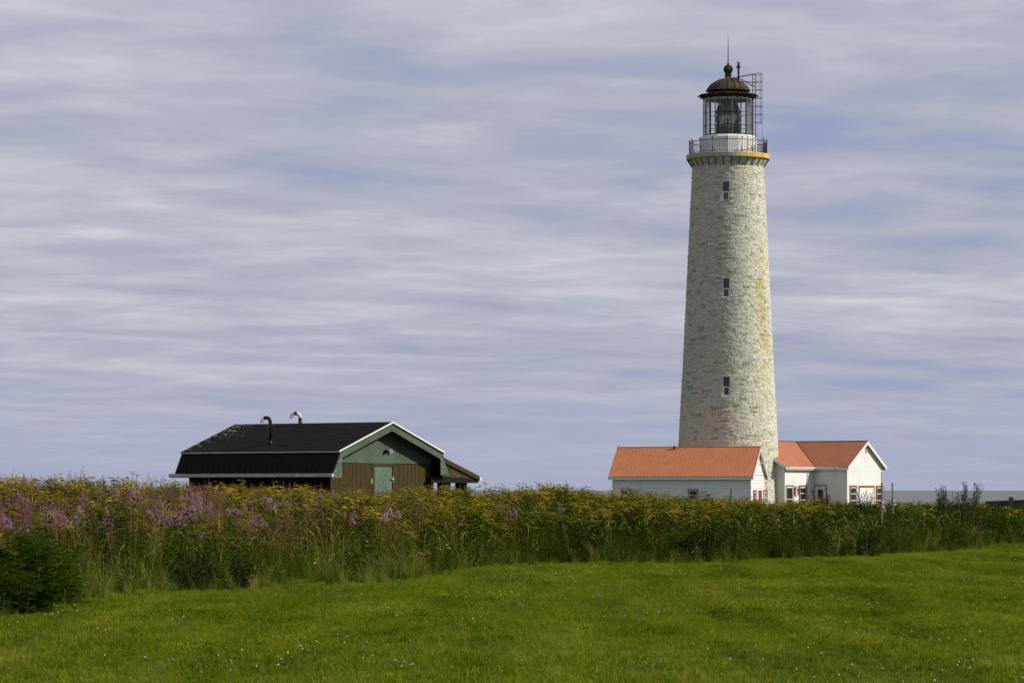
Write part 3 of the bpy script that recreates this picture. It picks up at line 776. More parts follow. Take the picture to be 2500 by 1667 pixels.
# roof planes: wing (ridge along nA) and main range (ridge along -tA) meeting in a valley
half = BW / 2; ov = .34; ed = .30; zl = ZE + .1 - ov * pB + 0.02; zt = ZR + .1
rb = MB(); th = .06
pt = lambda u, v_, z: tuple((P0 + tA * u + nA * v_ + Vector((0, 0, z))))
def slab(poly, mbx):
    n_ = len(poly); mbx.add([pt(*q) for q in poly] + [pt(q[0], q[1], q[2] - th) for q in poly], [tuple(range(n_)), tuple(range(n_, 2 * n_))[::-1]] + [((i + 1) % n_, i, n_ + i, n_ + (i + 1) % n_) for i in range(n_)])
J = (half, -half, zt)                       # ridge junction
slab([(-ov, BL + ed, zl), (-ov, ov, zl), J, (half, BL + ed, zt)], rb)            # wing, left slope
slab([(half, BL + ed, zt), (half, -half - .01, zt), (BW + ov, -half, zl), (BW + ov, BL + ed, zl)][::-1], rb)
slab([(-AWL - ed, ov, zl), (-AWL - ed, -half, zt), J, (-ov, ov, zl)][::-1], rb)   # main range, front slope
slab([(-AWL - ed, -half, zt), (-AWL - ed, -2 * half - ov, zl), (BW + .2, -2 * half - ov, zl), (half, -half, zt)][::-1], rb)
rw = rb.build('roof', M['red_roof'], wg)
mb = MB(); vb = []
mb.tube([pt(-ov, ov, zl + .02), pt(*J[:2], zt + .02)], .03, 5); mb.tube([pt(half, BL + ed, zt + .015), pt(half, -half, zt + .015), pt(-AWL - ed, -half, zt + .015)], .035, 5)
mb.build('ridge_cap', M['dark_trim'], rw)
mb = MB(); fz = .20
def board(p, q, h, tk, mbx, outv):
    a_, b_ = Vector(pt(*p)), Vector(pt(*q)); o_ = outv * tk
    mbx.hexa([tuple(a_ - Vector((0, 0, h))), tuple(b_ - Vector((0, 0, h))), tuple(b_ + o_ - Vector((0, 0, h))), tuple(a_ + o_ - Vector((0, 0, h))), tuple(a_), tuple(b_), tuple(b_ + o_), tuple(a_ + o_)])
g = th + .004
board((-ov - .002, BL + ed - .03, zl - g + .06), (half, BL + ed - .03, zt - g + .06), .24, .034, mb, nA)
board((half, BL + ed - .03, zt - g + .06), (BW + ov, BL + ed - .03, zl - g + .06), .24, .034, mb, nA)
board((-ov, ov, zl - g), (-ov, BL + ed, zl - g), .19, .03, mb, tA)
board((BW + ov, ov, zl - g), (BW + ov, BL + ed, zl - g), .19, -.03, mb, tA)
board((-AWL - ed, ov, zl - g), (-ov, ov, zl - g), .19, -.03, mb, nA)
board((-AWL - ed, ov, zl - g + .06), (-AWL - ed, -half, zt - g + .06), .24, -.034, mb, tA)
for u0, u1, v0, v1 in ((-ov + .03, -.02, ov, BL + ed - .03), (BW + .02, BW + ov - .03, ov, BL + ed - .03), (-AWL - ed, -ov, .02, ov - .03)):
    z_ = zl - g - .18; mb.add([pt(u0, v0, z_), pt(u1, v0, z_), pt(u1, v1, z_), pt(u0, v1, z_), pt(u0, v0, z_ + .02), pt(u1, v0, z_ + .02), pt(u1, v1, z_ + .02), pt(u0, v1, z_ + .02)], [(3, 2, 1, 0), (4, 5, 6, 7), (0, 1, 5, 4), (1, 2, 6, 5), (2, 3, 7, 6), (3, 0, 4, 7)])
mb.build('fascia', M['white_trim'], rw)
mb = MB()
for pu, pv in (((-ov + .03, zl), (half, zt)), ((half, zt), (BW + ov - .03, zl))):
    zz0, zz1 = pu[1] - th - .012, pv[1] - th - .012
    mb.add([pt(pu[0], BL + .045, zz0), pt(pv[0], BL + .045, zz1), pt(pv[0], BL + ed - .035, zz1), pt(pu[0], BL + ed - .035, zz0), pt(pu[0], BL + .045, zz0 - .015), pt(pv[0], BL + .045, zz1 - .015), pt(pv[0], BL + ed - .035, zz1 - .015), pt(pu[0], BL + ed - .035, zz0 - .015)],
           [(0, 1, 2, 3), (7, 6, 5, 4), (0, 4, 5, 1), (1, 5, 6, 2), (2, 6, 7, 3), (3, 7, 4, 0)])
mb.build('rake_soffit', M['white_trim'], rw)
mb = MB()
mb.tube([pt(-ov - .05, ov + .02, zl - .10), pt(-ov - .05, BL - .5, zl - .10)], .055, 8)
mb.tube([pt(-AWL - .1, ov + .05, zl - .10), pt(-ov, ov + .05, zl - .10)], .055, 8)
mb.build('gutter', M['white_trim'], rw)
mb = MB()
mb.tube([pt(-ov, ov + .03, zl - .14), pt(-ov - .1, ov - .05, zl - .24), pt(-1.05, .07, zl - .42), pt(-1.05, .06, -.1)], .035, 6)
mb.tube([pt(BW + ov - .1, BL + .1, zl - .12), pt(BW - .1, BL + .08, zl - .35), pt(BW - .12, BL + .07, -.1)], .035, 6)
mb.build('downspout', M['white_trim'], wg)
A_ = lambda F, x: a_of(F, x)
win(FBG, A_(FBG, 2073.5), A_(FBG, 2091), .25, 1.99, wg, 'red_trim', 2, .11, iw=.06)
win(FBG, A_(FBG, 2138), A_(FBG, 2154.8), .25, 1.98, wg, 'red_trim', 2, .11, iw=.06)
a0, a1 = A_(FBG, 2095.7), A_(FBG, 2134); mb = MB()
FBG.box(mb, a0, a0 + .11, -.1, 1.98, 0, .06); FBG.box(mb, a1 - .11, a1, -.1, 1.98, 0, .06); FBG.box(mb, a0 + .11, a1 - .11, 1.83, 1.98, 0, .058)
dr = mb.build('door', M['red_trim'], wg)
mb = MB(); m_ = a0 + (a1 - a0) * .42; FBG.box(mb, a0 + .11, m_ - .006, -.1, 1.83, 0, .03); FBG.box(mb, m_ + .006, a1 - .35, -.1, 1.83, 0, .032); FBG.box(mb, a1 - .32, a1 - .11, -.1, 1.83, 0, .042)
mb.build('door_leaf', M['white_trim'], dr)
a1, a0 = A_(FA, 1917), A_(FA, 1936.5)
win(FA, a0, a1, -.1, 2.0, wg, 'red_trim', 1, .08, name='door', iw=.09)
a1, a0 = A_(FA, 1950), A_(FA, 1968.2); win(FA, a0, a1, .3, 2.0, wg, 'red_trim', 2, .10, iw=.07)
a0, a1 = A_(FBL, 1989), A_(FBL, 2018.5)
dd = win(FBL, a0, a1, -.1, 2.02, wg, 'red_trim', 1, .06, name='door', iw=.24)
mb = MB(); a0 = A_(FBG, 2114); FBG.box(mb, a0 - .14, a0 + .14, 4.55, 4.86, .01, .06)
for i in range(4): FBG.box(mb, a0 - .12, a0 + .12, 4.58 + i * .065, 4.60 + i * .065, .06, .075)
mb.build('gable_vent', M['beige'], wg)
for F, x, z in ((FBL, 1989, 3.15), (FBL, 1999, 3.12), (FBG, 2161, 3.30)):
    a = A_(F, x); mb = MB(); F.box(mb, a - .05, a + .05, z + .06, z + .16, .0, .12)
    for q in (-1, 1):
        p = Vector(F.p(a + q * .1, z, .16)); mb.lathe((p.x, p.y), [(.025, z + .08), (.05, z + .04), (.085, z - .06), (.06, z - .07)], 10)
    mb.build('flood_lamp', M['galv'], wg)
# oval wall sign
a1, a0 = A_(FA, 1938), A_(FA, 1949); am = (a0 + a1) / 2; hw = abs(a1 - a0) / 2; zc_ = 1.52; hh = .42
sg = thing('wall_sign', FA.p(am, zc_, .03), 'oval red brown sign with black question mark between door and window', 'sign')
def oval(hw, hh, k=28, pw=2.6): return [(am + hw * math.copysign(abs(math.cos(q)) ** (2 / pw), math.cos(q)), zc_ + hh * math.copysign(abs(math.sin(q)) ** (2 / pw), math.sin(q))) for q in [2 * math.pi * i / k for i in range(k)]]
mb = MB(); FA.prism(mb, oval(hw, hh), .02, .05); mb.build('rim', M['dark_trim'], sg)
mb = MB(); FA.prism(mb, oval(hw * .90, hh * .92), .03, .06); mb.build('board', M['board_red'], sg)
mb = MB(); FA.prism(mb, [(am - .13, zc_ - .40), (am + .13, zc_ - .40), (am + .11, zc_ + .30), (am + .05, zc_ + .36), (am, zc_ + .46), (am - .05, zc_ + .36), (am - .11, zc_ + .30)], .04, .07)
mb.build('panel', M['white_trim'], sg)
mb = MB(); qp = []
for q in np.linspace(170, -90, 14): qp.append((am - .095 * math.cos(R(q)) * 1.0, zc_ + .10 + .085 * math.sin(R(q))))
# FA's a axis runs to the left in the picture, so mirror: left of the glyph = +a
pts = [(am + .10 * math.cos(R(180 - q)) * -1, zc_ + .11 + .09 * math.sin(R(q))) for q in np.linspace(175, -75, 14)]
pts = [(am - (.10 * math.cos(R(q))), zc_ + .11 + .09 * math.sin(R(q))) for q in np.linspace(170, -80, 14)] + [(am, zc_ - .06), (am, zc_ - .12)]
mb.tube([FA.p(x, z, .085) for x, z in pts], .024, 5); mb.sphere(FA.p(am, zc_ - .22, .085), .034, 8)
mb.build('question_mark', M['iron'], sg)

# ------------------------------------------------------------------ green and brown shack
ph = R(52); nS = Vector((math.sin(ph), -math.cos(ph), 0)); tS = Vector((math.cos(ph), math.sin(ph), 0))
CS = Vector((-6.37, 122.0, 0)); SW, SLn = 5.56, 6.78
sh = thing('shack', (CS.x, CS.y, 0), 'low dark roofed shack with green gable over brown boards at left', 'shed')
FSG = Fr(CS, tS, nS); FSL = Fr(CS, -nS, -tS)
cA = SW / 2
def vboards(F, mb, a0, a1, z0, ztopf, w_=.235, gap=.018, o=.02):
    a = a0
    while a < a1 - .03:
        b = min(a + w_, a1); F.box(mb, a + gap / 2, b - gap / 2, z0, ztopf, -.03, o); a = b
mb = MB(); vboards(FSG, mb, 0, 2.24, -.1, 2.58); vboards(FSG, mb, 3.50, SW, -.1, 2.56); 
Fr(CS - nS * SLn, tS, -nS).box(mb, 0, SW, -.1, 2.7, -.06, 0); FSRr = Fr(CS + tS * SW, -nS, tS); vboards(FSRr, mb, 0, SLn, -.1, 2.75)
mb.build('wall', M['brown'], sh)
mb = MB(); FSL.box(mb, 0.03, SLn, -.1, 2.6, -.06, -.0); FSG.box(mb, .02, SW - .02, -.1, 2.6, -.09, -.035); mb.build('shaded_wall_and_backing', M['skirt'], sh)  # left wall's deep shade is in its near-black colour; gable box backs boards
mb = MB(); FSG.prism(mb, [(.02, 2.60), (SW - .02, 2.58), (SW, 2.95), (cA, 4.0), (0, 2.95)], -.03, .045); mb.build('gable_panel', M['green'], sh)
# door
mb = MB(); FSG.box(mb, 2.24, 2.37, -.1, 2.59, -.03, .04); FSG.box(mb, 3.37, 3.50, -.1, 2.59, -.03, .04); FSG.box(mb, 2.37, 3.37, 2.48, 2.59, -.03, .038)
df = mb.build('door_frame', M['brown'], sh)
mb = MB(); FSG.box(mb, 2.375, 3.365, -.1, 2.475, -.03, .012); dl = mb.build('door', M['green_door'], sh)
mb = MB(); FSG.box(mb, 3.26, 3.40, 2.02, 2.05, .04, .075); FSG.box(mb, 3.36, 3.39, 1.93, 2.13, .04, .06); mb.build('hasp', M['galv'], dl)
mb = MB(); FSG.box(mb, a_of(FSG, 904.8), a_of(FSG, 907.6), 1.87, 2.00, .02, .035); a_ = a_of(FSG, 906.1); FSG.box(mb, a_ - .015, a_ + .015, 2.03, 2.07, .02, .034); mb.build('tag', M['yellow'], sh)
# roof
EO, EB = .5, 7.07; BRa, BRz = 2.86, 3.02; BOa, BOz = 3.24, 2.19; AZ = 4.06
FR = Fr(CS + tS * cA + nS * EO, tS, nS)   # frame of the front rake plane, a from the centre line
Lr = EO + EB
def ext(mb, poly, o0, o1, mi=0): FR.prism(mb, poly, o0, o1, mi)
th = .07
mb = MB()
for s_ in (-1, 1):
    ext(mb, [(0, AZ), (s_ * (BRa + .03), BRz - .01), (s_ * (BRa + .03), BRz - .01 - th), (0, AZ - th)][::s_], -Lr, .03)
# thin raised courses so the shingles catch the light
for s_ in (-1, 1):
    for i in range(17):
        f = i / 17; a0_ = s_ * BRa * (1 - f); z0_ = BRz + (AZ - BRz) * f; a1_ = s_ * BRa * (1 - f - .058); z1_ = BRz + (AZ - BRz) * (f + .058)
        ext(mb, [(a0_, z0_ + .009), (a0_, z0_ - .01), (a1_, z1_ - .005), (a1_, z1_ + .002)][::-s_], -Lr + .003 * (i % 3), .028)
sroof = mb.build('roof', M['shingle'], sh)
# shift the roof object's origin to the gable corner with x along the ridge so its material can find the far end
sroof.rotation_mode = 'XYZ'; ang = math.atan2(nS.y, nS.x)
sroof.data.transform(Matrix.Rotation(-ang, 4, 'Z')); sroof.rotation_euler = (0, 0, ang)
mb = MB()
for s_ in (-1, 1):
    ext(mb, [(s_ * BRa, BRz - th - .01), (s_ * BOa, BOz), (s_ * (BOa - .05), BOz), (s_ * (BRa - .05), BRz - th - .01)][::s_], -Lr + .01, 0)
    k = .3
    while k < Lr - .1:   # battens
        ext(mb, [(s_ * (BRa + .006), BRz - th - .05), (s_ * (BOa + .014), BOz + .01), (s_ * (BOa - .01), BOz + .01), (s_ * (BRa - .02), BRz - th - .05)][::s_], -k, -k + .025); k += .26
mb.build('roof_skirt', M['skirt'], sh)
mb = MB()
for s_ in (-1, 1): FR.prism(mb, [(0, AZ + .012), (s_ * (BRa + .05), BRz), (s_ * (BRa + .05), BRz - .055), (0, AZ - .045)][::s_], .03, .05)
mb.build('drip_edge', M['white_trim'], sh)
mb = MB(); ext(mb, [(-BRa - .06, BRz - .02), (-BRa - .02, BRz - .02), (-BRa - .02, BRz - .065), (-BRa - .06, BRz - .065)], -Lr, .03)
ext(mb, [(BRa + .02, BRz - .02), (BRa + .06, BRz - .02), (BRa + .06, BRz - .065), (BRa + .02, BRz - .065)], -Lr, .03); mb.build('edge_flashing', M['galv'], sh)
mb = MB(); rkh = .27
for s_ in (-1, 1): ext(mb, [(0, AZ - .05), (s_ * BRa, BRz - .06), (s_ * (BRa - .02), BRz - .06 - rkh * .9), (0, AZ - .05 - rkh)][::s_], -.03, .0)
mb.build('rake_board', M['green'], sh)
for s_ in (-1, 1):
    mb = MB(); ext(mb, [(s_ * (BRa - .01), BRz - .2), (s_ * (BOa + .0), BOz - .01), (s_ * (BRa - .13), BOz - .01), (s_ * (BRa - .13), BRz - .25)][::s_], -.032, .006)
    mb.build('rake_end_panel', M['green_worn'], sh)
mb = MB()   # soffits
ext(mb, [(-BOa + .05, BOz + .03), (-cA, BOz + .03), (-cA, BOz + .05), (-BOa + .05, BOz + .05)], -Lr + .05, -.04); ext(mb, [(cA, BOz + .03), (BOa - .05, BOz + .03), (BOa - .05, BOz + .05), (cA, BOz + .05)], -Lr + .05, -.04)
mb.build('soffit', M['skirt'], sh)
mb = MB()   # gutter: open U section
gx = -BOa - .03
ext(mb, [(gx - .13, BOz + .03), (gx - .12, BOz - .09), (gx - .03, BOz - .11), (gx, BOz - .09), (gx, BOz + .02), (gx - .012, BOz + .02), (gx - .012, BOz - .08), (gx - .035, BOz - .097), (gx - .11, BOz - .08), (gx - .118, BOz + .03)], -Lr - .12, .10)
ext(mb, [(gx - .125, BOz + .02), (gx - .12, BOz - .085), (gx - .03, BOz - .105), (gx - .005, BOz + .015)], .10, .104)
mb.build('gutter', M['galv'], sh)
mb = MB(); ext(mb, [(-BOa, BOz - .01), (-BOa, BOz - .12), (-BRa + .13, BOz - .12), (-BRa + .13, BOz - .01)], -.03, .003); mb.build('skirt_sill', M['green_worn'], sh)
# gable lamp
mb = MB(); p = Vector(FSG.p(a_of(FSG, 937), 3.02, .045)); mb.tube([p, p + nS * .12], .055, 12); mb.tube([p + nS * .12, p + nS * .16], [.055, .03], 12)
lp = mb.build('gable_lamp', M['iron'], sh)
q = p + tS * .26 + nS * .06; mb = MB(); mb.tube([p + nS * .1, q], .02, 5); mb.build('lamp_arm', M['iron'], lp)
mb = MB(); fd = Vector((.15, -1, -.05)).normalized(); mb.tube([q + fd * -.05, q + fd * .05], [.06, .085], 14); mb.build('lamp_head', M['white_pipe'], lp)
# porch
FP = Fr(CS + tS * SW + nS * .28, tS, nS)
mb = MB(); FP.prism(mb, [(.15, 2.90), (2.42, 2.17), (2.42, 2.10), (.15, 2.82)][::-1], -SLn - .2, 0); pr = mb.build('porch_roof', M['shingle'], sh)
mb = MB(); FP.prism(mb, [(.17, 2.88), (2.44, 2.155), (2.44, 2.0), (.17, 2.70)][::-1], .0, .035); mb.build('porch_rake', M['brown'], sh)
mb = MB(); FP.prism(mb, [(.3, 2.66), (1.9, 2.16), (2.2, 2.06), (.3, 2.10)][::-1], -.06, -.03); mb.build('porch_gable', M['brown_peel'], sh)
mb = MB(); FP.box(mb, -.3, 2.44, 1.90, 2.06, -.12, -.02); FP.box(mb, 2.3, 2.44, 1.90, 2.04, -SLn, -.13); mb.build('porch_beam', M['skirt'], sh)
mb = MB(); FP.box(mb, 2.44, 2.56, 1.98, 2.1, -SLn - .2, .06); mb.build('porch_gutter', M['white_pipe'], sh)
for a0, a1, m_ in ((.38, .93, 'brown'), (1.42, 1.53, 'skirt'), (1.70, 1.88, 'skirt')):
    mb = MB(); FP.box(mb, a0, a1, 0, 1.9, -.30, -.10); mb.build('porch_post', M[m_], sh)
mb = MB(); FP.box(mb, -.24, -.06, 0, 2.1, -.2, -.1); mb.build('porch_post', M['brown_peel'], sh)
# roof pipes
for base, top, wdt, kind in ((FSG.p(.69, 3.2, -3.44), 4.29, .29, 'b'), (FSG.p(3.1, 3.85, -4.14), 4.50, .33, 'w')):
    rp = .065; r = wdt / 2; zb = top - r - rp; x, y = base[0], base[1]
    arc = [(x - r + r * math.cos(R(q)), y, zb + r * math.sin(R(q))) for q in range(0, 181, 15)]
    pp = bpy.data.objects.new('vent_pipe', None); C.objects.link(pp); pp.parent = sh
    if kind == 'b':
        mb = MB(); mb.tube([(x, y, base[2]), (x, y, zb)] + arc[:9], rp, 12); mb.tube([(x, y, base[2]), (x, y, base[2] + .22)], [.10, .07], 12); mb.build('pipe', M['black_pipe'], pp, True)
        mb = MB(); mb.tube(arc[7:] + [(x - 2 * r, y, zb - .04)], rp * .95, 12); mb.build('elbow', M['white_pipe'], pp, True)
    else:
        mb = MB(); mb.tube([(x, y, base[2]), (x, y, zb)], rp * 1.05, 12); mb.tube(arc[5:8], rp * 1.04, 12); mb.build('pipe', M['black_pipe'], pp, True)
        mb = MB(); mb.tube([(x, y, zb - .02)] + arc + [(x - 2 * r, y, zb - .03)], rp * .96, 12); mb.build('elbow', M['white_pipe'], pp, True)

# ------------------------------------------------------------------ posts and the low wall
def at(px, Y): return (px - 1250) / FPX * Y
def zat(py, Y): return EYE + (HOR - py) / FPX * Y
def post(px_b, px_t, Y, ytop, r, label, name='fence_post'):
    x0, x1 = at(px_b, Y), at(px_t, Y); z0 = float(ground(x0, Y)) - .1; z1 = zat(ytop, Y)
    t = thing(name, (x0, Y, 0), label, 'post', 'grey wooden stakes standing in the meadow')
    mb = MB(); n_ = 5; mb.tube([(x0 + (x1 - x0) * i / n_ + random.uniform(-.004, .004), Y, z0 + (z1 - z0) * i / n_) for i in range(n_ + 1)], [r * random.uniform(.92, 1.06) for _ in range(n_ + 1)], 8)
    mb.build('stake', M['wood_post'], t); return t
def ribbon(t, pts, wd, Y):
    mb = MB(); vs = []; n_ = len(pts)
    for i, (px, py) in enumerate(pts):
        k = wd[i]; vs += [(at(px, Y) - k, Y - .06 + .02 * (i % 2), zat(py, Y)), (at(px, Y) + k, Y - .05 - .03 * (i % 2), zat(py - 1, Y))]
    mb.add(vs, [(2 * i, 2 * i + 1, 2 * i + 3, 2 * i + 2) for i in range(n_ - 1)]); o = mb.build('ribbon', M['cloth'], t)
    so_ = o.modifiers.new('thickness', 'SOLIDIFY'); so_.thickness = .006
p1 = post(2153.5, 2152.3, 92, 1177, .021, 'grey wooden stake with a torn white ribbon in front of the house gable')
ribbon(p1, [(2153, 1223), (2155, 1229), (2156, 1236), (2158, 1241), (2161, 1247)], [.012, .022, .012, .018, .008], 92)
p2 = post(2181.5, 2178.6, 100, 1178, .022, 'leaning grey stake with white cloth knotted low against the sea')
ribbon(p2, [(2181, 1221), (2184, 1226), (2186, 1231), (2182, 1235)], [.01, .022, .035, .01], 100)
post(1786.5, 1785, 100, 1190.5, .026, 'lone grey wooden post in front of the white annex wall')
wy = 165; x0, x1 = at(2408, wy), at(2700, wy)
lw = thing('low_wall', (x0, wy, 0), 'low dark concrete wall beyond the meadow at the right edge', 'wall')
mb = MB(); mb.hexa([(x0, wy, -.3), (x1, wy - 2, -.3), (x1, wy - 1.6, -.3), (x0, wy + .4, -.3), (x0, wy, 1.10), (x1, wy - 2, 1.36), (x1, wy - 1.6, 1.36), (x0, wy + .4, 1.10)]); mb.build('parapet', M['concrete'], lw)
mb = MB()
for px in (2467, 2530, 2600): x = at(px, wy - .5); mb.box(x - .07, x + .07, wy - 1.0, wy - .4, -.3, 1.30 + (px - 2467) * .0014)
mb.build('pier', M['concrete'], lw)

# ------------------------------------------------------------------ vegetation prototypes (not in the scene, only sources for scattering)
def blade(mb, p, az, h, lean, wd, mi, seg=3, curl=1.0):
    d = Vector((math.cos(az), math.sin(az), 0)); s_ = Vector((-d.y, d.x, 0)); tw = random.uniform(-1, 1); s_ = (s_ + d * tw).normalized()
    vs = []; p = Vector(p)
    for i in range(seg + 1):
        f = i / seg; c = p + d * (lean * h * f ** (1 + curl)) + Vector((0, 0, h * (f - .18 * lean * f * f))); k = wd * (1 - f) ** .6 / 2
        if i == seg: vs.append(c)
        else: vs += [c - s_ * k, c + s_ * k]
    fs = [(2 * i, 2 * i + 1, 2 * i + 3, 2 * i + 2) for i in range(seg - 1)] + [(2 * seg - 2, 2 * seg - 1, 2 * seg)]
    mb.add(vs, fs, mi); return Vector(vs[-1])


def leaf(mb, p, d, L, wd, mi, droop=.25):
    d = Vector(d).normalized(); s_ = d.cross(Vector((0, 0, 1))); s_ = s_.normalized() if s_.length > .05 else Vector((1, 0, 0)); p = Vector(p)
    s_ = s_ * math.cos(ro_ := random.uniform(-1.2, 1.2)) + d.cross(s_) * math.sin(ro_)
    m_ = p + d * L * .45 + Vector((0, 0, .04 * L)); e = p + d * L - Vector((0, 0, droop * L))
    mb.add([p, m_ + s_ * wd / 2, e, m_ - s_ * wd / 2], [(0, 1, 2, 3)], mi)


def stemtube(mb, pts, r, mi): mb.tube(pts, r, 3, mi, cap=False)


def umbel(mb, c, r, mi, n=9, sz=.012, dome=.3):
    for i in range(n):
        q = r * math.sqrt((i + .5) / n); a = i * 2.4; x, y = q * math.cos(a), q * math.sin(a); z = dome * r * (1 - (q / r) ** 2)
        o = Vector(c) + Vector((x, y, z)); s_ = sz * random.uniform(.8, 1.2)
        mb.add([o + Vector((s_ * math.cos(k * 1.257), s_ * math.sin(k * 1.257), random.uniform(-.2, .1) * s_)) for k in range(5)] + [o + Vector((0, 0, s_ * .6))], [(k, (k + 1) % 5, 5) for k in range(5)], mi)


PROTO = {}
def proto(key, fn, mats, n):
    PROTO[key] = []
    for i in range(n):
        mb = MB(); fn(mb, i); PROTO[key].append(mb.build('source_' + key + '_%d' % i, [M[m] for m in mats], link=False))


def f_lawn(mb, i):
    cl = [(random.uniform(-.55, .55), random.uniform(-.55, .55), random.uniform(.015, .06), random.uniform(.7, 1.8)) for _ in range(80)]
    for _ in range(1700):
        if random.random() < .66:
            c_ = random.choice(cl); x, y, hm = random.gauss(c_[0], c_[2]), random.gauss(c_[1], c_[2]), c_[3]
        else: x, y, hm = random.uniform(-.55, .55), random.uniform(-.55, .55), .7
        blade(mb, (x, y, -.01), random.uniform(0, 6.28), random.uniform(.025, .065) * hm, random.uniform(.2, 1.3), .008, 0 if random.random() < .93 else 1, 2)


def f_grass(mb, i):
    for _ in range(26):
        a = random.uniform(0, 6.28); q = random.uniform(0, .16); p = (q * math.cos(a), q * math.sin(a), 0)
        blade(mb, p, a + random.uniform(-1, 1), random.uniform(.4, 1.0), random.uniform(.2, 1.0), .012, 0, 4)
    for _ in range((7, 1, 3, 0, 4, 1)[i]):    # flowering culms with seed heads
        a = random.uniform(0, 6.28); q = random.uniform(0, .15); h = random.uniform(.8, 1.12); d = Vector((math.cos(a), math.sin(a), 0)); b = d * q
        pts = [b + d * (.22 * h * f * f) + Vector((0, 0, h * f)) for f in (0, .35, .7, .86)]
        stemtube(mb, pts, .0028, 1)
        pe = [pts[-1], pts[-1] + d * .05 + Vector((0, 0, .07)), pts[-1] + d * .12 + Vector((0, 0, .11))]
        mb.tube(pe, [.005, .011, .003], 4, 1, cap=False)


def f_grassdark(mb, i):
    for _ in range(30):
        a = random.uniform(0, 6.28); q = random.uniform(0, .18); p = (q * math.cos(a), q * math.sin(a), 0)
        blade(mb, p, a + random.uniform(-1, 1), random.uniform(.3, .95), random.uniform(.2, 1.0), .014, 0 if random.random() < .8 else 1, 3)


def f_tansy(mb, i):
    for k in range(4):
        a = random.uniform(0, 6.28); q = random.uniform(.02, .16); lean = random.uniform(.02, .12); h = random.uniform(.85, 1.15); d = Vector((math.cos(a), math.sin(a), 0)); b = d * q
        P_ = lambda f: b + d * (lean * h * f * f) + Vector((0, 0, h * f))
        stemtube(mb, [P_(0), P_(.4), P_(.8), P_(.95)], .004, 3)
        for j in range(13):
            f = .15 + .72 * j / 13; az = j * 2.4 + a; dd_ = Vector((math.cos(az), math.sin(az), .35)); o = P_(f); L = .13 * (1.1 - .5 * f)
            for s_ in range(4):
                e = o + dd_ * L * (.3 + .22 * s_)
                leaf(mb, e, (math.cos(az + 1.1), math.sin(az + 1.1), .15), L * .42, .02, 0); leaf(mb, e, (math.cos(az - 1.1), math.sin(az - 1.1), .15), L * .42, .02, 0)
        for j in range(5):
            az = j * 1.26 + a; rr = random.uniform(.05, .12) if j else 0; top = P_(.95) + Vector((math.cos(az) * rr, math.sin(az) * rr, random.uniform(-.04, .10)))
            stemtube(mb, [P_(.82), top], .002, 3)
            umbel(mb, top, random.uniform(.026, .05), (2 if i % 2 else 1) if random.random() < .85 else 2, 11, .0145)


def f_fire(mb, i):
    hh_ = random.uniform(1.05, 1.3)
    for k in range(4):
        a = random.uniform(0, 6.28); b = Vector((math.cos(a), math.sin(a), 0)) * random.uniform(0, .24); h = hh_ * random.uniform(.88, 1.06); lean = random.uniform(-.05, .08)
        P_ = lambda f: b + Vector((math.cos(a) * lean * f * f * h, math.sin(a) * lean * f * f * h, h * f))
        stemtube(mb, [P_(0), P_(.5), P_(1)], [.005, .004, .0015], 2)
        for j in range(26):
            f = .12 + .58 * j / 26; az = j * 2.4; leaf(mb, P_(f), (math.cos(az), math.sin(az), .25), .11, .016, 1)
        fl0 = .80
        for j in range(30):
            f = fl0 + .115 * j / 30; az = j * 2.4; rr = .09 * (1 - .8 * (f - fl0) / .12) * random.uniform(.5, 1.1); o = P_(f) + Vector((math.cos(az) * rr, math.sin(az) * rr, .0)); s_ = .0155
            nrm = Vector((math.cos(az), math.sin(az), .2)).normalized(); u = nrm.cross(Vector((0, 0, 1))).normalized(); v_ = u.cross(nrm)
            for q in range(2):
                c_, sn = math.cos(q * .8 + j), math.sin(q * .8 + j); m1 = u * c_ + v_ * sn; m2 = v_ * c_ - u * sn
                mb.add([o + m1 * s_, o + m2 * s_ * .45, o - m1 * s_, o - m2 * s_ * .45], [(0, 1, 2, 3)], 0)
        for j in range(9):
            f = .915 + .07 * j / 9; az = j * 2.4; rr = .02 * (1 - (f - .915) / .08); leaf(mb, P_(f), (math.cos(az), math.sin(az), .8), .022 + rr * .4, .007, 2 if j % 2 else 0)


def f_wisp(mb, i):   # fireweed gone to seed
    for k in range(3):
        a = random.uniform(0, 6.28); b = Vector((math.cos(a), math.sin(a), 0)) * random.uniform(0, .16); h = random.uniform(.95, 1.35)
        P_ = lambda f: b + Vector((math.cos(a) * .06 * f * f, math.sin(a) * .06 * f * f, h * f))
        stemtube(mb, [P_(0), P_(.5), P_(1)], [.005, .004, .002], 2)
        for j in range(18):
            f = .1 + .45 * j / 18; az = j * 2.4; leaf(mb, P_(f), (math.cos(az), math.sin(az), .1), .10, .015, 1)
        for j in range(22):
            f = .52 + .42 * j / 22; az = j * 2.4; o = P_(f); e = o + Vector((math.cos(az) * .05, math.sin(az) * .05, .06)); leaf(mb, o, e - o, .075, .007, 0, 0)


def f_weed(mb, i):   # leafy dark broadleaf weed
    for k in range(4):
        a = random.uniform(0, 6.28); b = Vector((math.cos(a), math.sin(a), 0)) * random.uniform(0, .18); h = random.uniform(.6, 1.1); ln = random.uniform(.05, .2)
        P_ = lambda f: b + Vector((math.cos(a) * ln * f, math.sin(a) * ln * f, h * f))
        stemtube(mb, [P_(0), P_(1)], .004, 1)
        for j in range(26):
            f = .12 + .88 * j / 26; az = j * 2.4; leaf(mb, P_(f), (math.cos(az), math.sin(az), random.uniform(0, .6)), random.uniform(.08, .15), .052, 0)


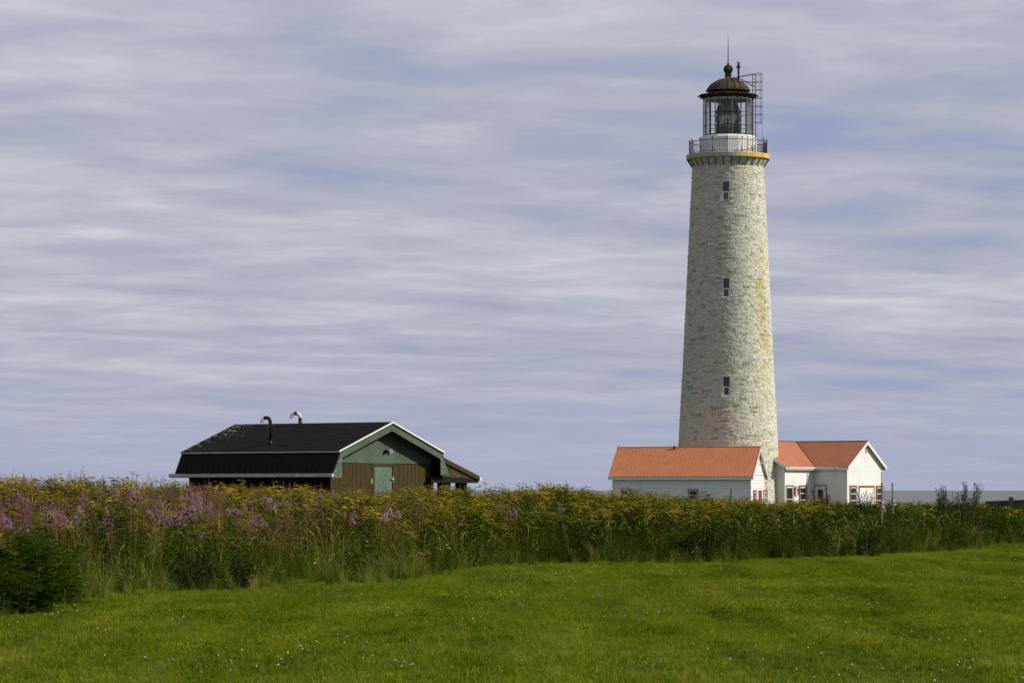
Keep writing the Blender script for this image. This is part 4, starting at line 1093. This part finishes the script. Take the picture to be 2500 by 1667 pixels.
def f_yarrow(mb, i):
    for k in range(3):
        a = random.uniform(0, 6.28); b = Vector((math.cos(a), math.sin(a), 0)) * random.uniform(.02, .16); h = random.uniform(.35, .6)
        stemtube(mb, [b, b * 1.4 + Vector((0, 0, h))], .003, 1); umbel(mb, b * 1.4 + Vector((0, 0, h)), random.uniform(.025, .04), 0, 8, .012)
        for j in range(6): leaf(mb, b + Vector((0, 0, h * (.2 + .1 * j))), (math.cos(j * 2.4), math.sin(j * 2.4), .4), .07, .016, 2)


def f_clover(mb, i):
    mb.sphere((0, 0, .055), .0095, 6, 0, .9); stemtube(mb, [(0, 0, 0), (0, 0, .05)], .0015, 1)


def f_cloverleaf(mb, i):
    for _ in range(60):
        x, y = random.gauss(0, .13), random.gauss(0, .10); z = random.uniform(.02, .05)
        for k in range(3): leaf(mb, (x, y, z), (math.cos(k * 2.1 + x * 50), math.sin(k * 2.1 + x * 50), .1), .018, .016, 0, 0)


proto('lawn', f_lawn, ['blade', 'straw'], 4)
proto('grass', f_grass, ['grass', 'straw'], 6)
proto('grassdark', f_grassdark, ['grass_dark', 'grass'], 4)
proto('tansy', f_tansy, ['leaf_tansy', 'tansy', 'tansy_green', 'stem'], 6)
proto('fire', f_fire, ['pink', 'leaf_fire', 'stem_red'], 6)
proto('wisp', f_wisp, ['pinkpale', 'leaf_fire', 'stem_red'], 4)
proto('weed', f_weed, ['leaf', 'stem'], 5)
proto('yarrow', f_yarrow, ['yarrow', 'stem', 'leaf'], 3)
proto('clover', f_clover, ['yarrow', 'stem'], 1)
proto('cloverleaf', f_cloverleaf, ['blade'], 3)


def scatter(name, key, P_, rotz, scl, label, cat, tilt=.08):
    """one stuff object: points instanced with the source meshes"""
    P_ = np.asarray(P_, np.float32); n = len(P_); prs = PROTO[key]
    me = bpy.data.meshes.new(name); me.vertices.add(n); me.vertices.foreach_set('co', P_.ravel())
    idx = rng.integers(0, len(prs), n).astype(np.int32)
    rot = np.stack([rng.normal(0, tilt, n), rng.normal(0, tilt, n), rotz], 1).astype(np.float32)
    a = me.attributes.new('rot', 'FLOAT_VECTOR', 'POINT'); a.data.foreach_set('vector', rot.ravel())
    a = me.attributes.new('scl', 'FLOAT', 'POINT'); a.data.foreach_set('value', np.asarray(scl, np.float32))
    a = me.attributes.new('idx', 'INT', 'POINT'); a.data.foreach_set('value', idx)
    o = bpy.data.objects.new(name, me); C.objects.link(o); props(o, label, cat, kind='stuff')
    g = bpy.data.node_groups.new(name, 'GeometryNodeTree')
    g.interface.new_socket('Geometry', in_out='INPUT', socket_type='NodeSocketGeometry'); g.interface.new_socket('Geometry', in_out='OUTPUT', socket_type='NodeSocketGeometry')
    gi = g.nodes.new('NodeGroupInput'); go = g.nodes.new('NodeGroupOutput'); jn = g.nodes.new('GeometryNodeJoinGeometry')
    def attr(nm, ty):
        q = g.nodes.new('GeometryNodeInputNamedAttribute'); q.data_type = ty; q.inputs[0].default_value = nm
        return [s_ for s_ in q.outputs if s_.enabled and s_.name == 'Attribute'][0]
    ra, sa, ia = attr('rot', 'FLOAT_VECTOR'), attr('scl', 'FLOAT'), attr('idx', 'INT')
    er = g.nodes.new('FunctionNodeEulerToRotation'); g.links.new(ra, er.inputs[0])
    for k, pr in enumerate(prs):
        oi = g.nodes.new('GeometryNodeObjectInfo'); oi.inputs['Object'].default_value = pr; oi.inputs['As Instance'].default_value = False
        cmp_ = g.nodes.new('FunctionNodeCompare'); cmp_.data_type = 'INT'; cmp_.operation = 'EQUAL'
        ii = [s_ for s_ in cmp_.inputs if s_.enabled]; g.links.new(ia, ii[0]); ii[1].default_value = k
        ip = g.nodes.new('GeometryNodeInstanceOnPoints'); g.links.new(gi.outputs[0], ip.inputs['Points']); g.links.new(cmp_.outputs[0], ip.inputs['Selection'])
        g.links.new(oi.outputs['Geometry'], ip.inputs['Instance']); g.links.new(er.outputs[0], ip.inputs['Rotation']); g.links.new(sa, ip.inputs['Scale'])
        g.links.new(ip.outputs[0], jn.inputs[0])
    g.links.new(jn.outputs[0], go.inputs[0])
    md = o.modifiers.new('scatter', 'NODES'); md.node_group = g
    return o


def sample(n, y0, y1, margin=2.0):
    y = np.sqrt(rng.uniform(y0 ** 2, y1 ** 2, n)); hw = y * .1475 + margin
    return rng.uniform(-1, 1, n) * hw, y


def pxof(x, y): return 1250 + FPX * x / y


def fbm(x, y, s, seed=0):
    r = np.zeros_like(x); a = 1.0; t_ = 0
    for k in range(4):
        q = 1.9 ** k / s; r += a * np.sin(x * q * 1.1 + seed + 2.1 * k + 1.7 * np.sin(y * q * .7 + seed * 1.3 + k)) * np.sin(y * q * .9 + seed * .7 + 1.3 * k + 1.5 * np.sin(x * q * .8 + seed + k * 2)); t_ += a; a *= .6
    return r / t_


# lawn
gx = np.arange(-16, 22, 1.0); pts = []
for yy in np.arange(25, 112, 1.0):
    hw = yy * .1475 + 7
    xx = np.arange(-hw, hw, 1.0); xx = xx + rng.uniform(-.1, .1, len(xx)); yj = yy + rng.uniform(-.1, .1, len(xx))
    keep = yj < edge_d(pxof(xx, yj)) + 1.0
    pts.append(np.stack([xx[keep], yj[keep]], 1))
pts = np.concatenate(pts); z = ground(pts[:, 0], pts[:, 1])
n = len(pts)
scatter('lawn_grass', 'lawn', np.c_[pts, z], rng.integers(0, 4, n) * math.pi / 2 + rng.normal(0, .05, n), rng.uniform(.9, 1.1, n) * (1 + .12 * fbm(pts[:, 0], pts[:, 1] * .5, 3)), 'short mown green lawn grass across the foreground', 'lawn', 0)
x, y = sample(9000, 27, 100, 2); d0 = edge_d(pxof(x, y)); m = (y < d0 - .2) & (fbm(x, y * .6, 1.6, 3) + rng.uniform(-.5, .5, len(x)) > .52); x, y = x[m], y[m]
scatter('white_clover', 'clover', np.c_[x, y, ground(x, y)], x * 0, rng.uniform(.7, 1.25, len(x)), 'tiny white clover flowers dotted over the lawn', 'clover')
x, y = sample(5000, 27, 95, 2); d0 = edge_d(pxof(x, y)); m = (y < d0 - .2) & (fbm(x, y * .6, 2.2, 3) > .12); x, y = x[m], y[m]
scatter('clover_leaves', 'cloverleaf', np.c_[x, y, ground(x, y) + .01], rng.uniform(0, 6, len(x)), rng.uniform(.8, 1.4, len(x)), 'dark green clover leaf patches in the lawn', 'clover')


def meadow(n, e0, e1, dens, seed):
    """points behind the meadow edge; dens(px, e, x, y) -> acceptance 0..1"""
    x, y = sample(n, 42, 150, 8); px = pxof(x, y); e = y - edge_d(px) + .9 * fbm(x, y, 1.7, 5) + .5 * fbm(x, y, .5, 8)
    p = dens(px, e, x, y) * (e > e0) * (e < e1); m = rng.uniform(0, 1, n) < p
    return x[m], y[m], px[m], e[m]


def hs(e, lo=.55, run=3.0): return lo + (1 - lo) * sstep(e / run)
lf = lambda px: 1 - sstep((px - 550) / 700)       # 1 at the left, 0 from the middle on
AREA = (150 ** 2 - 42 ** 2) * .1475 + 16 * 108      # sampled area in m2

def put(name, key, N, e0, e1, dens, label, cat, lo=.55, run=3, s0=.85, s1=1.15, tilt=.08, far=True):
    x, y, px, e = meadow(int(N * AREA), e0, e1, dens, 0)
    s_ = rng.uniform(s0, s1, len(x)) * hs(e, lo, run * (1 - .38 * sstep((px - 1000) / 600))) * (1 + .26 * fbm(x, y, 1.3, 9)) * (1 - .10 * sstep((px - 1500) / 500))
    print(name, len(x))
    scatter(name, key, np.c_[x, y, ground(x, y) - .02], rng.uniform(0, 6.28, len(x)), s_, label, cat, tilt)


thin = lambda e: 1 - .75 * sstep((e - 34) / 18)
put('tall_grass', 'grass', 11, -.3, 70, lambda px, e, x, y: np.clip(.5 + .9 * fbm(x, y, 1.5, 1), 0, 1) * (1 - .45 * sstep((e - 8) / 8)) * (1 - .12 * (1 - lf(px))) * thin(e), 'tall seeding meadow grass with pale stalks', 'grass', .36, 7.5, .6, 1.15, .16)
put('rank_grass', 'grassdark', 6.5, -.3, 60, lambda px, e, x, y: (.5 + .6 * fbm(x, y, 2.6, 4) + .35 * (1 - lf(px))) * (1 - .55 * sstep((e - 10) / 8)) * thin(e), 'dark green rank grass at the foot of the meadow', 'grass', .36, 7)
put('leafy_weeds', 'weed', 6.5, .1, 60, lambda px, e, x, y: np.clip(.05 + 1.3 * np.clip(fbm(x, y, 1.4, 7) + .05, 0, 1) + .5 * sstep((px - 1000) / 900), 0, 1) * (.42 + .58 * sstep((px - 900) / 500)) * thin(e), 'dark leafy weeds growing among the meadow grass', 'weeds', .38, 6.5)
put('tansy', 'tansy', 5.2, 1.8, 95, lambda px, e, x, y: sstep((e - 2.6 - 4.5 * fbm(x, y, 2.2, 2) - 2.5 * lf(px)) / 4) * (1 - .55 * lf(px) * (1 - sstep((e - 20) / 6))) * (1 - .90 * sstep((px - 1840) / 250)) * np.clip(.62 + .9 * fbm(x, y, 1.5, 11), .12, 1) * thin(e), 'dense yellow flat topped tansy flowers covering the meadow', 'flowers', .5, 8, .72, 1.2)
put('fireweed', 'fire', 4.0, 5.5, 60, lambda px, e, x, y: np.clip(1.15 * (1 - sstep((px - 480) / 450)) * sstep((e - 7.5) / 4) * (1 - .8 * sstep((e - 23) / 7)) * np.clip(.62 + 1.3 * fbm(x, y, 1.5, 13), 0, 1) + .13 * np.clip(fbm(x, y, 2.0, 17) + .25, 0, 1) * (1 - sstep((px - 1500) / 300)), 0, 1), 'pink fireweed flower spikes massed at the left of the meadow', 'flowers', .85, 6, .7, 1.12, .14)
put('seeding_fireweed', 'wisp', 5.5, 4, 50, lambda px, e, x, y: np.clip((.15 + .75 * lf(px)) * (.5 + .7 * fbm(x, y, 2.1, 19)), 0, 1) * sstep((e - 4) / 3) * (1 - sstep((px - 1800) / 300)), 'reddish stems of fireweed gone to seed', 'flowers', .85, 6)
put('yarrow', 'yarrow', .9, .2, 9, lambda px, e, x, y: np.clip(fbm(x, y, 1.3, 23) - .12, 0, 1) * 2.2, 'small white yarrow heads along the meadow edge', 'flowers', .7, 3)
# thin cover between the meadow crest and the buildings
x, y = sample(9000, 128, 262, 4); q = rng.uniform(0, 1, len(x)) < .8; x, y = x[q], y[q]
inb = (np.abs(x - 20) < 10) & (y > 250)
x, y = x[~inb], y[~inb]
scatter('far_grass', 'grass', np.c_[x, y, ground(x, y) - .02], rng.uniform(0, 6.28, len(x)), rng.uniform(.6, 1.0, len(x)), 'rough grass on the flat ground before the lighthouse', 'grass')


# ------------------------------------------------------------------ individual plants
def shrub(name, px, Y, H, rad, label, cat, lm, leafn, lsz, feather=False, stems=9, up=.5, group=None):
    x = at(px, Y); z0 = float(ground(x, Y)) - .03
    t = thing(name, (x, Y, z0), label, cat, group); sb = MB(); lb = MB()
    for k in range(stems):
        a = random.uniform(0, 6.28); d = Vector((math.cos(a), math.sin(a), 0)); q = rad * math.sqrt(random.uniform(.02, 1)); h = H * (1 - .45 * (q / rad) ** 2) * random.uniform(.8, 1.0)
        b = Vector((x, Y, z0)) + d * (.45 * q)
        P_ = lambda f: b + d * (.55 * q * f ** (1 + up)) + Vector((0, 0, h * f))
        sb.tube([P_(i / 5) for i in range(6)], [.012 * (1 - .8 * i / 5) for i in range(6)], 4, 0)
        for j in range(leafn):
            f = random.uniform(.03, 1.0); az = random.uniform(0, 6.28); e = Vector((math.cos(az), math.sin(az), random.uniform(-.1, .7))); o = P_(f)
            if feather:
                L = lsz * random.uniform(1.4, 2.4); ee = e.normalized()
                for s_ in range(5):
                    pp_ = o + ee * L * (.2 + .18 * s_) - Vector((0, 0, .02 * s_ * s_ * lsz))
                    for sg in (-1, 1): leaf(lb, pp_, (math.cos(az + sg * 1.0), math.sin(az + sg * 1.0), .05), lsz * (.62 - .05 * s_), lsz * .19, 0, .15)
            else:
                o = o + Vector((math.cos(az), math.sin(az), 0)) * random.uniform(0, .06); leaf(lb, o, e, lsz * random.uniform(.7, 1.2), lsz * .38, 0, .1)
    sb.build('stem', M['twig'], t); lb.build('foliage', M[lm], t); return t


shrub('leafy_bush', 60, 46.8, 1.18, .85, 'large feathery dark green bush at the lower left corner', 'bush', 'bush', 60, .10, True, 40, .6)
shrub('leafy_bush', 150, 49.6, .70, .42, 'low feathery bush on the right flank of the large corner bush', 'bush', 'bush', 50, .09, True, 16, .6)
shrub('leafy_bush', 125, 52.5, 1.20, .62, 'taller light feathery bush rising behind the large corner bush', 'bush', 'bush', 50, .09, True, 18, .4)
shrub('leafy_bush', -35, 45.2, .85, .6, 'feathery bush cut by the left edge of the picture, nearest the lawn', 'bush', 'bush', 60, .10, True, 22, .6)
shrub('dark_shrub', 1720, 79.6, .95, .62, 'darkest rounded green shrub at the lawn edge below the annex', 'shrub', 'darkleaf', 190, .055, False, 18, .4)
shrub('dark_shrub', 2115, 84.3, .80, .60, 'dark round shrub at the lawn edge below the white house gable', 'shrub', 'darkleaf', 170, .055, False, 16, .4)
shrub('dark_shrub', 470, 57.6, .80, .5, 'dark shrub at the lawn edge below the shack roof\'s left end', 'shrub', 'darkleaf', 130, .05, False, 16, .4)
shrub('dark_shrub', 585, 58.2, .62, .42, 'smaller dark shrub at the lawn edge below the middle of the shack roof', 'shrub', 'darkleaf', 110, .05, False, 13, .4)
shrub('willow', 1566, 96, zat(1166, 96) - .30, .20, 'slender grey green willow against the white annex wall', 'shrub', 'willow', 70, .05, False, 9, .25)
shrub('willow', 1531, 96, zat(1175, 96) - .33, .15, 'shorter grey green willow in front of the annex\'s left window', 'shrub', 'willow', 60, .05, False, 7, .25)
shrub('goldenrod', 2040, 83.2, .98, .24, 'bright yellow green goldenrod clump left of its twin below the house', 'plant', 'golden', 46, .06, False, 9, .4)
shrub('goldenrod', 2078, 84.0, 1.05, .26, 'bright yellow green goldenrod clump right of its twin below the house', 'plant', 'golden', 46, .06, False, 9, .4)
shrub('goldenrod', 2497, 112, zat(1191, 112) - .05, .16, 'yellow tipped goldenrod standing at the right edge above the sea line', 'plant', 'golden', 46, .06, False, 7, .3)


def thistle(px, Y, ytop, spread, n, label):
    x = at(px, Y); z0 = float(ground(x, Y)); H = zat(ytop, Y) - z0; t = thing('thistle', (x, Y, z0), label, 'thistle'); sb = MB(); lb = MB(); hb = MB()
    for k in range(n):
        a = random.uniform(0, 6.28); d = Vector((math.cos(a), math.sin(a), 0)); h = H * random.uniform(.78, 1.0) if k else H; q = spread * random.uniform(.3, 1.6)
        b = Vector((x, Y, z0)); P_ = lambda f: b + d * (q * f ** 1.3) + Vector((0, 0, h * f))
        sb.tube([P_(i / 4) for i in range(5)], [.007, .006, .005, .004, .003], 4)
        for j in range(34):
            f = random.uniform(.05, .95); az = j * 2.4; leaf(lb, P_(f), (math.cos(az), math.sin(az), .3), .14 * (1.15 - f), .035, 0)
        for j in range(9):
            f = random.uniform(.72, 1.0); az = random.uniform(0, 6.28); e = P_(f) + Vector((math.cos(az) * .09 * (1.2 - f) * 3, math.sin(az) * .09 * (1.2 - f) * 3, .05)); sb.tube([P_(f - .08), e], .004, 3)
            lb.sphere(e, .013, 6, 0, 1.2); leaf(lb, e, (math.cos(az), math.sin(az), .6), .045, .02, 0)
    sb.build('stem', M['thistle'], t); lb.build('foliage', M['thistle'], t)


thistle(2367, 101, 1176, .30, 13, 'tallest dark branching thistle standing against the sky and sea')
thistle(2298, 100, 1184, .24, 11, 'dark thistle left of the tallest one with a bushy top')
thistle(2330, 100, 1197, .26, 8, 'low dark thistle between the two taller thistles')
thistle(2010, 96, 1193, .24, 9, 'dark seeding thistle in front of the shaded house door')
thistle(2112, 97, 1196, .24, 8, 'dark leafy thistle in front of the white double door')
thistle(1592, 96, 1203, .10, 5, 'small dark thistle right of the willows by the annex wall')


def spike(px, Y, ytop, label):
    x = at(px, Y); z0 = float(ground(x, Y)); H = zat(ytop, Y) - z0; t = thing('fireweed_spike', (x, Y, z0), label, 'fireweed', 'tall fireweed spikes rising above the meadow skyline')
    b = Vector((x, Y, z0)); le = random.uniform(-.06, .06); P_ = lambda f: b + Vector((le * f * f, 0, H * f)); mb = MB()
    mb.tube([P_(0), P_(.5), P_(1)], [.006, .005, .002], 4); 
    mb.build('stem', M['stem_red'], t); lb = MB(); fb = MB()
    for j in range(50): f = .1 + .66 * j / 50; az = j * 2.4; leaf(lb, P_(f), (math.cos(az), math.sin(az), .4), .10, .014, 0)
    for j in range(14): f = .93 + .065 * j / 14; az = j * 2.4; leaf(lb, P_(f), (math.cos(az), math.sin(az), .9), .03, .008, 0)
    for j in range(44):
        f = .80 + .13 * j / 44; az = j * 2.4; rr = .05 * (1 - 3 * (f - .8)); o = P_(f) + Vector((math.cos(az) * rr, math.sin(az) * rr, 0)); leaf(fb, o, (math.cos(az), math.sin(az), -.1), .03, .024, 0); leaf(fb, o, (math.cos(az + .8), math.sin(az + .8), .4), .024, .02, 0)
    lb.build('foliage', M['leaf_fire'], t); fb.build('flower', M['pink'], t)


for px, yt, lab in ((202, 1135, 'tallest pink fireweed spike on the skyline, alone above the yellow heads'), (169, 1146, 'leaning second tallest pink fireweed spike just left of the tallest'),
                    (187, 1152, 'thin budding fireweed spike between the two tallest'), (62, 1155, 'slender fireweed spike near the left edge of the skyline'), (77, 1156, 'fireweed spike right beside the slender one near the left edge'),
                    (48, 1160, 'short thin fireweed spike nearest the left edge'), (366, 1152, 'pink fireweed spike standing on the skyline left of the shack gutter'), (394, 1158, 'faded fireweed spike closest to the shack gutter'),
                    (252, 1158, 'bare tipped fireweed spike between the tallest one and the shack'), (103, 1162, 'low fireweed spike between the left edge pair and the leaning one'), (331, 1160, 'thin green tipped fireweed spike midway along the left skyline')):
    spike(px, 84 + random.uniform(-2, 3), yt, lab)


def talltansy(px, Y, ytop, label):
    x = at(px, Y); z0 = float(ground(x, Y)); H = zat(ytop, Y) - z0
    t = thing('tall_tansy', (x, Y, z0), label, 'tansy', 'taller tansy plants standing out above the meadow'); sb = MB(); lb = MB(); hb = MB(); b = Vector((x, Y, z0))
    for k in range(5):
        a = random.uniform(0, 6.28); d = Vector((math.cos(a), math.sin(a), 0)); h = H * (1 if k == 0 else random.uniform(.82, .97)); q = random.uniform(0, .14)
        P_ = lambda f: b + d * q * f + Vector((0, 0, h * f)); stemtube(sb, [P_(0), P_(.95)], .005, 0)
        for j in range(30): f = .3 + .6 * j / 30; az = j * 2.4; leaf(lb, P_(f), (math.cos(az), math.sin(az), .3), .09, .03, 0)
        for j in range(4): umbel(hb, P_(.95) + Vector((random.uniform(-.06, .06), random.uniform(-.06, .06), random.uniform(-.06, .05))), .042, 0, 9, .013)
    sb.build('stem', M['stem'], t); lb.build('foliage', M['leaf_tansy'], t); hb.build('flower', M['tansy_green'], t)


for px, yt, lab in ((1378, 1174, 'tallest green headed tansy between the shack and the annex'), (1330, 1184, 'bushy tansy left of the tallest one between shack and annex'), (1364, 1183, 'tansy touching the tallest one on its left'), (1494, 1193, 'tansy rising in front of the annex\'s left corner'),
                    (1137, 1181, 'thin tansy standing by the porch posts of the shack'), (1285, 1187, 'tansy on the skyline midway between shack and annex'), (685, 1168, 'tall tansy in front of the dark shack wall'), (590, 1169, 'tansy reaching the shack gutter'), (780, 1184, 'tansy by the brown corner of the shack'), (1740, 1205, 'tansy in front of the right half of the annex wall')):
    talltansy(px, 96, yt, lab)
